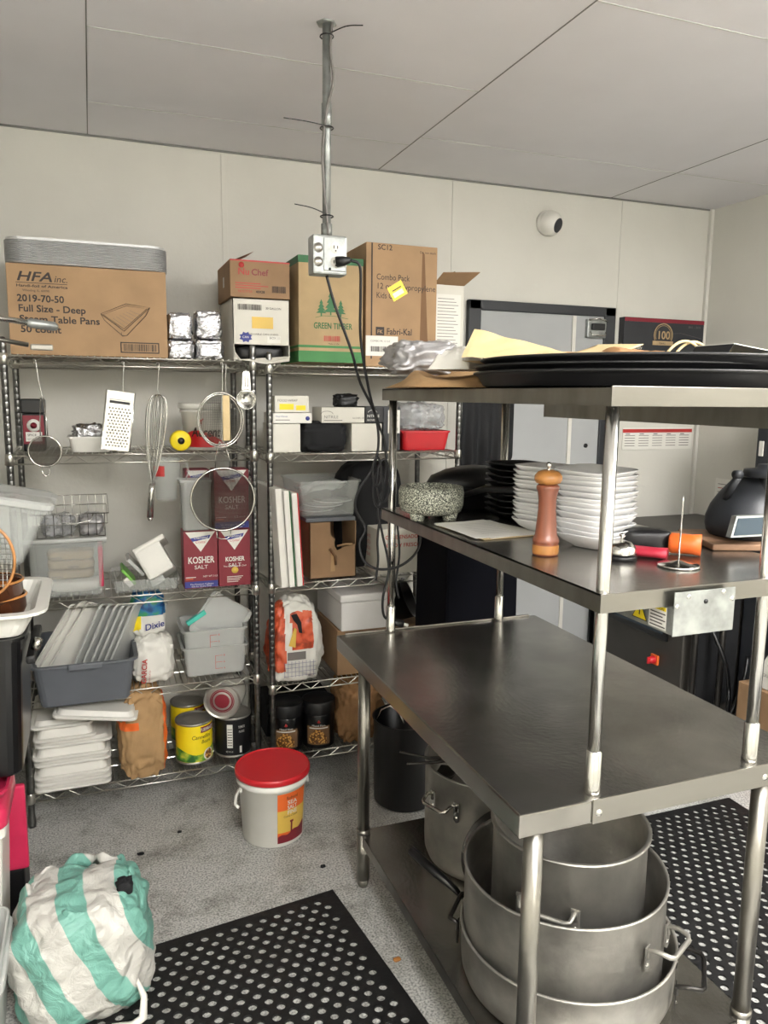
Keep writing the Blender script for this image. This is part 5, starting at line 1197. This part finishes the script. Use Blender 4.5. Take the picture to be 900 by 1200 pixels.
ctext(g, 'Redmond', (bx, by), .1275, .192, .018, 'ink', c + .45, .05, rt=.0, shear=.2)
for k, s in enumerate(('SEA', 'SALT', 'FINE')): ctext(g, s, (bx, by), .1268 - k * .0008, .172 - k * .020, .021, 'paper', c + .45, .042, bold=.0008)
ctext(g, 'Coarse Crystals', (bx, by), .1258, .122, .012, 'ink', c + .40, .06, shear=.2)
build(g, 'printed_label', t)
g = G()
for a in (PI * 1.07, PI * 1.93): g.lathe([(0, .008), (.01, .007), (.012, 0)], 'whiteplastic', (bx + .13 * math.cos(a), by + .13 * math.sin(a), .21), 16, rot=Matrix.Rotation(a, 3, 'Z') @ Matrix.Rotation(PI / 2, 3, 'Y'))
P = []
for k in range(25):
    a = PI * 1.07 + PI * .86 * k / 24; q = .143 + .006 * math.sin(PI * k / 24); P.append((bx + q * math.cos(a), by + q * math.sin(a), .213 - .012 * math.sin(PI * k / 24)))
build(g, 'handle_ear', t)
P = [(bx - .135, by - .03, .212), (bx - .15, by - .05, .20), (bx - .158, by - .08, .185), (bx - .15, by - .10, .182), (bx - .10, by - .125, .20)][:4]
build(G().tube(P, .006, 'whiteplastic', 10), 'handle', t)

# ================================================================== striped bag
c = (-.085, 2.10, 0)
g = G().blob(c, .180, .165, .180, 'striped_plastic', amp=.11, fr=1.9, seed=121, e1=.62, e2=.62, nu=130, nv=100, ridge=.12, crease=.55)
t = thing('striped_bag', 'large teal and white striped woven bag slumped on the floor by the mat', 'bag', c)
build(g, 'body', t)
def ruff(u, v):
    a = 2 * PI * u; r = .13 + .035 * v + .02 * noise.noise(V((math.cos(a) * 3, math.sin(a) * 3, 5)))
    return (c[0] + r * math.cos(a) * .9, c[1] + .02 + r * math.sin(a) * .9, .315 + .03 * math.sin(v * PI) + .03 * noise.noise(V((math.cos(a) * 4, math.sin(a) * 4, v * 2 + 1))) - .02 * v)
build(G().sheet(ruff, 90, 10, 'striped_plastic'), 'gathered_rim', t, solid=.002)
build(G().blob((.03, 2.06, .315), .022, .02, .022, 'blackmatte', amp=.3, fr=3, seed=4, nu=20, nv=14), 'black_tag', t)
build(G().tube([(.04, 1.99, .13), (.065, 1.945, .08), (.06, 1.925, .035), (.03, 1.92, .022), (-.02, 1.93, .03)], [.004, .009, .012, .012, .006], 'paper', 8), 'strap', t)

# ================================================================== left side: rack, bins, tubs
rk = thing('storage_rack', 'grey metal rack at the left edge carrying the black tub and bowls', 'rack', (-.66, 2.1, 0))
for x in (-.94, -.42):
    for y in (1.55, 2.70): build(G().box(x - .015, x + .015, y - .015, y + .015, 0, 1.86, 'darksteel', bev=.003), 'post', rk)
for zz in (.62, 1.19, 1.82): build(G().box(-.955, -.405, 1.535, 2.715, zz - .03, zz, 'steel', bev=.003), 'shelf', rk)
# black bus tub and white one in it, bowls
def tub2(name, label, cat, x0, x1, y0, y1, z, h, m, rim, tp=.08):
    return tub(name, label, cat, x0, x1, y0, y1, z, h, m, rim=rim, tp=tp, rad=.04)
b = tub2('bus_tub', 'deep black bus tub with side handle at the left picture edge', 'tub', -.66, -.205, 2.22, 2.62, .6205, .40, 'blackshine', .012)
build(G().box(-.20, -.175, 2.26, 2.58, .93, .955, 'black', bev=.008).cyl((-.175, 2.27, .97), (-.165, 2.27, 1.0), .012, 'chrome', 10), 'handle', b)
w = tub2('bus_tub', 'white bus tub rim resting over the deep black tub', 'tub', -.64, -.165, 2.2, 2.60, 1.022, .075, 'whiteplastic', .03, .14)
def bowl(cx, cy, z, r, label, k=0):
    t = thing('brown_bowl', label, 'bowl', (cx, cy, z), 'brown glazed bowls')
    build(G().lathe([(0, 0), (r * .6, 0), (r * .85, .012), (r, .04), (r * .98, .07), (r * 1.04, .074), (r * .98, .078), (r * .93, .07), (r * .93, .04), (r * .7, .014)], 'brownglaze', (cx, cy, z), 44), 'outer_wall', t)
    build(G().lathe([(r * .925, .055), (r * .9, .03), (r * .68, .012), (0, .008)], 'amber', (cx, cy, z), 44), 'glazed_inside', t)
    build(G().lathe([(r * 1.043, .0745), (r * 1.0, .0795), (r * .975, .077)], 'woodlight', (cx, cy, z), 44), 'light_rim', t)
bowl(-.28, 2.34, 1.04, .085, 'brown glazed bowl, lower one in the white tub')
bowl(-.285, 2.33, 1.085, .085, 'brown glazed bowl with amber inside nested on the lower one')
t = thing('spider_skimmer', 'wire skimmer leaning over the brown bowls at the picture edge', 'skimmer', (-.28, 2.25, 1.2))
P = [(-.285 + .075 * math.cos(2 * PI * k / 32), 2.24, 1.235 + .10 * math.sin(2 * PI * k / 32)) for k in range(32)]
g = G().tube(P, .004, 'woodlight', 8, closed=True); build(g, 'rim', t)
g = G()
for k in range(-6, 7):
    o = k / 7; h = math.sqrt(1 - o * o)
    g.tube([(-.285 + .075 * o + .0, 2.24 + .02 * (1 - q * q), 1.235 + .1 * h * q) for q in (-1, -.5, 0, .5, 1)], .0012, 'steel', 4); g.tube([(-.285 + .075 * h * q, 2.24 + .02 * (1 - q * q), 1.235 + .1 * o) for q in (-1, -.5, 0, .5, 1)], .0012, 'steel', 4)
build(g, 'wire_mesh', t)
# big clear bin tilted
Q = Matrix.Rotation(.22, 3, 'Y')
g = G(); t = thing('storage_bin', 'big clear plastic bin with sloping rim at the left edge', 'storage bin', (-.42, 2.45, 1.195))
def rg(k, zz): return [V((-.38 + (x) * k, 2.44 + y * k, zz)) for x, y in pan_ring(-.24, .24, -.14, .14, .03, 4)]
loft(g, [rg(.80, 1.235), rg(.82, 1.24), rg(.98, 1.385), rg(1.04, 1.39), rg(1.04, 1.40), rg(.97, 1.40), rg(.8, 1.245)], 'clear'); g.rotate(.20, 'Y', (-.38, 2.44, 1.3)); build(g, 'body', t)
g = G(); loft(g, [rg(1.05, 1.402), rg(1.06, 1.405), rg(1.06, 1.418), rg(1.0, 1.424)], 'clear2'); g.rotate(.20, 'Y', (-.38, 2.44, 1.3)); build(g, 'lid', t)
g = G().tube([(-.45, 2.30, 1.90), (-.25, 2.40, 1.882), (-.16, 2.44, 1.874)], [.008, .008, .0085], 'steelbright', 10).tube([(-.16, 2.44, 1.874), (-.15, 2.445, 1.873), (-.09, 2.47, 1.868), (-.083, 2.475, 1.867)], [.009, .013, .013, .008], 'galv', 12)
build(g, 'serving_ladle', loc=(-.25, 2.4, 1.85), label='thick steel utensil handle, upper of two at the left edge', cat='utensil')
g = G().tube([(-.45, 2.30, 1.862), (-.25, 2.40, 1.825), (-.16, 2.44, 1.812)], [.006, .006, .007], 'steel', 10).box(-.155, -.095, 2.44, 2.456, 1.798, 1.815, 'steel', bev=.004)
build(g, 'kitchen_spatula', loc=(-.25, 2.4, 1.8), label='flat steel utensil handle, lower of two at the left edge', cat='utensil')
build(G().blob((-.34, 2.46, 1.435), .07, .07, .075, 'filmplastic', amp=.3, fr=3, seed=131, nu=36, nv=24), 'plastic_bag', loc=(-.34, 2.46, 1.435), label='shiny clear bag on the big clear bin at the left edge', cat='plastic bag')
# ingredient bins on the floor
def ingr(cx0, cx1, y0, y1, z0, h, label, lidm='pinkred', name='ingredient_bin', m='whiteplastic'):
    t = thing(name, label, 'bin', ((cx0 + cx1) / 2, (y0 + y1) / 2, z0))
    g = G(); cx, cy = (cx0 + cx1) / 2, (y0 + y1) / 2
    def r(k, zz): return [(cx + x * k, cy + y * k, zz) for x, y in pan_ring(cx0 - cx, cx1 - cx, y0 - cy, y1 - cy, .03, 4)]
    loft(g, [r(.84, z0), r(.86, z0 + .01), r(.97, z0 + h - .06), r(1.03, z0 + h - .055), r(1.03, z0 + h - .03), r(.99, z0 + h - .028), r(.99, z0 + h), r(.96, z0 + h), r(.84, z0 + .01)], m); build(g, 'body', t)
    if lidm:
        g = G(); loft(g, [r(1.05, z0 + h - .025), r(1.07, z0 + h - .02), r(1.06, z0 + h + .02), r(.98, z0 + h + .04), r(.9, z0 + h + .042), r(.86, z0 + h + .03)], lidm, smooth=True); build(g, 'lid', t)
    return t
ingr(-.60, -.262, 1.86, 2.14, .0, .30, 'white clear plastic bin under the red lidded bin at the picture corner', lidm=None, name='storage_bin', m='cloudy')
ingr(-.60, -.215, 2.02, 2.34, .345, .235, 'white bin with pink red lid at the lower left edge') if False else None
ingr(-.66, -.275, 2.17, 2.44, .0, .53, 'tall white bin with pink red lid at the lower left edge')
t = tub('plastic_tray', 'pink red plastic lid stacked on the tall white bin', 'lid', -.66, -.262, 2.17, 2.43, .575, .035, 'pinkred', rim=.006, tp=.05, rad=.04)
g = G().box(-.46, -.243, 2.465, 2.485, .20, .48, 'pinkred', bev=.009); build(g, 'bin_lid', loc=(-.33, 2.465, .2), label='pink red lid standing upright behind the tall white bin', cat='lid')
g = G().box(-.47, -.26, 2.49, 2.64, .0, .19, 'black', bev=.01); build(g, 'plastic_crate', loc=(-.33, 2.55, 0), label='black crate on the floor beneath the rack behind the tall white bin', cat='crate')

# ================================================================== ceiling pole with outlet box and cords
px, py = .68, 2.3
t = thing('ceiling_outlet_pole', 'galvanised conduit with outlet box hanging from the ceiling', 'outlet pole', (px, py, ZC))
build(G().cyl((px, py, 2.15), (px, py, ZC), .0125, 'galv', 20).cyl((px, py, 2.145), (px, py, 2.185), .0165, 'galv', 6).tube([(px, py, 2.45), (px, py, 2.52)], .015, 'galv', 16), 'conduit', t)
build(G().lathe([(.0, -.004), (.03, -.004), (.03, 0)], 'galv', (px, py, ZC), 6), 'ceiling_plate', t)
g = G().box(px - .05, px + .055, py - .03, py + .03, 2.035, 2.148, 'galv', bev=.006); bxo = build(g, 'outlet_box', t)
M = lambda gg: gg
g = G().box(px - .018, px + .05, py - .034, py - .030, 2.045, 2.14, 'galv', bev=.002)
for zz in (2.112, 2.070):
    g.lathe([(0, 0), (.0155, 0), (.0165, -.002), (.0165, 0)], 'paper', (px + .018, py - .0345, zz), 24, rot=Matrix.Rotation(PI / 2, 3, 'X'))
    g.box(px + .011, px + .0135, py - .0365, py - .0345, zz - .003, zz + .006, 'ink').box(px + .0225, px + .025, py - .0365, py - .0345, zz - .003, zz + .006, 'ink').box(px + .016, px + .020, py - .0365, py - .0345, zz - .011, zz - .007, 'ink')
build(g, 'outlet_face', bxo)
g = G()
for zz in (2.07, 2.11): g.lathe([(0, 0), (.014, 0), (.015, -.002), (.015, 0)], 'steel', (px - .034, py - .0305, zz), 18, rot=Matrix.Rotation(PI / 2, 3, 'X'))
g.lathe([(0, 0), (.004, 0), (.004, -.003), (0, -.003)], 'black', (px + .0, py - .035, 2.05), 10, rot=Matrix.Rotation(PI / 2, 3, 'X')); build(g, 'knockout', bxo)
# thin grey cable strapped to the conduit with zip ties
def smooth(P, n=8):
    P = [V(p) for p in P]; Q = [P[0] * 2 - P[1]] + P + [P[-1] * 2 - P[-2]]; out = []
    for i in range(1, len(Q) - 2):
        for k in range(n):
            s = k / n; a, b, c, d = Q[i - 1], Q[i], Q[i + 1], Q[i + 2]
            out.append(.5 * ((2 * b) + (c - a) * s + (2 * a - 5 * b + 4 * c - d) * s * s + (3 * b - 3 * c + d - a) * s ** 3))
    return out + [P[-1]]
build(G().tube(smooth([(px + .012, py - .016, ZC), (px + .006, py - .018, 2.66), (px + .015, py - .018, 2.58), (px - .004, py - .018, 2.5), (px - .016, py - .016, 2.4), (px - .014, py - .016, 2.3), (px - .004, py - .018, 2.2), (px + .0, py - .018, 2.15)]), .0042, 'inkgrey', 8), 'strapped_cable', t)
for zz, a, dx, dz in ((2.70, 0, .10, .035), (2.452, 0, -.135, .003), (2.205, 0, -.105, .02)):
    build(G().tube([(px + .019 * math.cos(k * PI / 8), py - .002 + .021 * math.sin(k * PI / 8), zz) for k in range(16)], .002, 'black', 5, closed=True).tube(smooth([(px, py - .022, zz), (px + dx * .5, py - .03, zz + dz * .7), (px + dx, py - .03, zz + dz)]), .0016, 'black', 5), 'cable_tie', t)
def cord(name, label, pts, r=.0045, plug=None, endplug=None):
    t = thing(name, label, 'cord', pts[0]); build(G().tube(smooth(pts), r, 'black', 8), 'cable', t)
    if plug: build(G().tube([plug[0], V(plug[0]).lerp(V(plug[1]), .5), plug[1]], [.008, .014, .016], 'black', 12), 'plug', t)
    if endplug: build(G().tube([endplug[0], V(endplug[0]).lerp(V(endplug[1]), .5), endplug[1]], [.008, .013, .013], 'black', 10).tube([endplug[1], V(endplug[1]) + (V(endplug[1]) - V(endplug[0])).normalized() * .02], .006, 'paper', 8), 'plug_end', t)
    return t
cord('power_cord', 'black power cord plugged in the outlet and drooping to the table post', [(px + .055, py - .06, 2.075), (px + .085, py - .06, 2.06), (px + .095, py - .04, 1.98), (px + .11, py, 1.85), (px + .155, py + .05, 1.70), (px + .20, py + .09, 1.60), (px + .232, py + .10, 1.52), (.915, 2.40, 1.42), (.885, 2.385, 1.30), (.90, 2.385, 1.22), (.925, 2.385, 1.1), (.905, 2.385, 1.0), (.915, 2.40, .93), (.945, 2.40, .905)], plug=((px + .055, py - .06, 2.075), (px + .02, py - .038, 2.071)), endplug=((.945, 2.40, .905), (.985, 2.40, .892)))
cord('power_cord', 'black cord leaving the bottom of the outlet box and looping by the shelf corner', [(px + .0, py, 2.035), (px + .03, py + .01, 1.95), (px + .085, py + .02, 1.82), (px + .13, py + .06, 1.72), (px + .19, py + .085, 1.62), (.885, 2.39, 1.52), (.86, 2.38, 1.44), (.815, 2.385, 1.37), (.805, 2.39, 1.31), (.84, 2.39, 1.24), (.82, 2.39, 1.19), (.835, 2.38, 1.13), (.89, 2.375, 1.10), (.97, 2.375, 1.11), (1.03, 2.38, 1.16), (1.05, 2.40, 1.24)])
g = G()
for k, (dx, r_) in enumerate(((-.03, .03), (-.005, .045), (-.022, .036))):
    g.tube([(.905 + dx + r_ * .5 * math.cos(a), 2.375 + .004 * k, 1.43 - .03 * k + r_ * 1.6 * math.sin(a)) for a in [2 * PI * i / 20 for i in range(20)]], .004, 'black', 7, closed=True)
g.tube(smooth([(.895, 2.39, 1.30), (.885, 2.39, 1.2), (.888, 2.39, 1.13), (.880, 2.39, 1.06)]), .004, 'black', 7).tube(smooth([(.955, 2.39, 1.26), (.965, 2.39, 1.15), (.955, 2.39, 1.05), (.965, 2.39, .99)]), .004, 'black', 7)
build(g, 'coiled_cord', loc=(.9, 2.38, 1.3), label='coiled black cord with hanging straps tied to the rear left post', cat='cord')

# ================================================================== back wall details
t = thing('security_camera', 'white dome security camera with dark lens high on the back wall', 'camera', (2.25, YB, 2.572))
g = G().lathe([(0, .0), (.06, .0), (.063, .01), (.06, .022), (0, .022)], 'whiteplastic', (2.25, YB, 2.572), 32, rot=Matrix.Rotation(PI / 2, 3, 'X')); build(g, 'mount', t)
Q = Matrix.Rotation(.45, 3, 'Z') @ Matrix.Rotation(PI / 2 + .35, 3, 'X')
g = G().lathe([(.058, -.01), (.062, .01), (.058, .035), (.045, .055), (.036, .062)], 'whiteplastic', (2.25, YB - .02, 2.572), 36, rot=Q); b = build(g, 'housing', t)
g = G().lathe([(.037, .060), (.034, .063), (.02, .066), (0, .067)], 'frameblack', (2.25, YB - .02, 2.572), 28, rot=Q); build(g, 'lens', b)
g = G().box(2.80, 3.29, YB - .006, YB - .001, 1.392, 1.515, 'paper')
g.quad((2.80, YB - .0065, 1.488), (.49, 0, 0), (0, 0, .02), 'redink')
for m in range(5):
    for r_ in range(5): g.quad((2.815 + m * .096, YB - .0066, 1.47 - r_ * .0145), (.07, 0, 0), (0, 0, .0035), 'inkgrey')
    g.quad((2.82 + m * .096, YB - .0066, 1.478), (.03, 0, 0), (0, 0, .004), 'ink')
build(g, 'wall_calendar', loc=(3.045, YB, 1.39), label='long wall calendar with red band right of the door', cat='calendar')
g = G().box(2.735, 3.285, YB - .05, YB - .001, 1.86, 2.12, 'frameblack', bev=.004).box(2.737, 3.283, YB - .052, YB - .05, 2.098, 2.118, 'maroon')
cx, cz = 3.0, 2.03
g.tube([(cx + .062 * math.cos(a), YB - .052, cz + .062 * math.sin(a)) for a in [PI * -.15 + PI * 1.3 * k / 30 for k in range(31)]], .003, 'card3', 5)
g.tube([(cx + .052 * math.cos(a), YB - .052, cz + .052 * math.sin(a)) for a in [PI * -.15 + PI * 1.3 * k / 30 for k in range(31)]], .0015, 'card3', 5)
g.text('100', (cx - .044, YB - .051, cz - .022), .062, 'card3', fit=.088, bold=.002).box(cx - .07, cx + .07, YB - .053, YB - .05, cz - .055, cz - .032, 'card3').text('YEARS', (cx - .03, YB - .0535, cz - .05), .016, 'frameblack')
g.text('2015  -  2115', (3.17, YB - .0505, 2.075), .016, 'inkgrey').tube([(3.06, YB - .051, 2.04), (3.12, YB - .051, 2.045), (3.27, YB - .051, 2.02)], .0008, 'inkgrey', 4).text('Family', (2.79, YB - .0505, 1.95), .028, 'whitecard').text('Brothers', (2.79, YB - .0505, 1.92), .028, 'whitecard')
build(g, 'anniversary_sign', loc=(3.0, YB, 1.86), label='dark anniversary sign with gold 100 emblem on the back wall', cat='sign')
g = G().box(XR - .003, XR, 3.05, 3.42, 1.10, 1.235, 'paper')
for k in range(5):
    for j in range(3): g.quad((XR - .0035, 3.40 - j * .11, 1.115 + k * .022), (0, -.06 - .02 * ((k + j) % 2), 0), (0, 0, .004), 'inkgrey' if (k + j) % 3 else 'redink')
build(g, 'notice_paper', loc=(XR, 3.23, 1.1), label='handwritten notice sheet on the right wall behind the mixer', cat='notice')

# ================================================================== right side equipment
t = thing('combi_oven', 'dark steel oven with blue display and red rotary switch behind the table', 'oven', (2.95, 3.05, 0))
x0, y0, y1, zt = 2.6, 2.80, 3.5, 1.02
build(G().box(x0, 3.28, y0, y1, .12, zt, 'ovensteel', bev=.006), 'body', t)
g = G().box(x0 - .012, x0, y0 + .10, y1 - .08, .50, .78, 'blackshine', bev=.004).box(x0 - .014, x0 - .012, y0 + .13, y1 - .12, .53, .75, 'screen'); 
for k in range(4): g.quad((x0 - .0146, y0 + .34 - k * .022, .62), (0, -.012, 0), (0, 0, .022), 'paper')
build(g, 'control_panel', t)
g = G().box(x0 - .012, x0, y0 + .155, y0 + .205, .36, .41, 'orange', bev=.003); sw = build(g, 'switch_plate', t)
build(G().lathe([(0, .035), (.012, .034), (.018, .02), (.020, 0)], 'red', (x0 - .012, y0 + .18, .385), 24, rot=Matrix.Rotation(-PI / 2, 3, 'Y')).box(x0 - .052, x0 - .03, y0 + .176, y0 + .184, .368, .402, 'red', bev=.002), 'rotary_knob', sw)
for yy in (y0 + .05, y1 - .05): build(G().cyl((x0 + .05, yy, 0), (x0 + .05, yy, .12), .02, 'steel'), 'leg', t)
t = thing('tall_cabinet', 'tall dark cabinet with small white tag at the right picture edge', 'cabinet', (3.1, 2.3, 0))
build(G().box(2.93, 3.32, 1.5, 2.775, .12, 1.69, 'frameblack', bev=.006), 'body', t)
build(G().box(2.918, 2.93, 2.15, 2.76, .16, 1.66, 'frameblack', bev=.004), 'door', t)
build(G().box(2.914, 2.918, 2.72, 2.745, 1.42, 1.49, 'paper', bev=.001), 'tag', t)
for yy in (1.6, 2.7): build(G().cyl((2.97, yy, 0), (2.97, yy, .12), .02, 'black'), 'caster', t)
t = thing('pipe_stand', 'dark pipe stand with hoses between the oven and tall cabinet', 'pipes', (2.75, 2.72, 0))
for x, y in ((2.62, 2.745), (2.72, 2.68)): build(G().cyl((x, y, 0), (x, y, 1.05), .016, 'darksteel', 14), 'pipe', t)
build(G().tube(smooth([(2.62, 2.7, .7), (2.66, 2.6, .5), (2.72, 2.62, .35), (2.66, 2.55, .25), (2.74, 2.56, .4), (2.8, 2.6, .5)]), .009, 'blackshine', 8), 'hose', t)
build(G().box(2.66, 2.92, 2.78, 2.785, .2, 1.0, 'blackmatte', bev=.001), 'gap_shade_sheet', t)  # black sheet added to stand in for shade in the open gap
def cb(g):
    g.poly([(2.6494, 2.28, .12), (2.6494, 2.16, .12), (2.6494, 2.16, .22), (2.6494, 2.20, .26)], 'redink').lathe([(0, 0), (.014, 0), (.014, .001)], 'black', (2.6494, 2.24, .36), 14, rot=Matrix.Rotation(-PI / 2, 3, 'Y'))
    g.quad((2.6494, 2.47, .02), (0, -.3, 0), (0, 0, .08), 'redink')
plain('cardboard_box', 'brown carton with red print on the floor beside the tall cabinet', 'cardboard box', 2.65, 2.90, 2.13, 2.50, 0, .44, 'card2', cb)
t = thing('paper_sack', 'white printed paper sack standing in the brown floor carton', 'paper sack', (2.72, 2.33, .441))
g = G(); g.poly([(2.67, 2.46, .445), (2.67, 2.20, .445), (2.68, 2.20, .74), (2.68, 2.30, .74)], 'paper', (.08, 0, 0)); build(g, 'body', t)
build(G().text('PREMIUM', (2.668, 2.36, .60), .035, 'blueink', r=(0, -1, 0), bold=.001).text('ALL PURPOSE', (2.668, 2.37, .55), .022, 'inkgrey', r=(0, -1, 0)).text('FLOUR ENRICHED', (2.668, 2.41, .50), .02, 'ink', r=(0, -1, 0)), 'printed_text', t)
# crumbs on the floor
for i, (x, y, s) in enumerate(((.79, 1.93, .012), (.10, 2.75, .012), (.62, 2.25, .01), (.25, 2.85, .008), (.71, 2.45, .01))):
    build(G().blob((x, y, .0), s, s * .7, .003, 'woodlight' if i == 0 else 'blackmatte', amp=.3, seed=i, nu=14, nv=8), 'floor_crumb', loc=(x, y, 0), label=('tan food crumb on the floor beside the mat edge', 'dark crumb on the floor in front of the lid stack', 'dark crumb on the floor near the mat corner', 'dark crumb on the floor near the brown sack', 'dark crumb on the floor by the rear table leg')[i], cat='crumb')
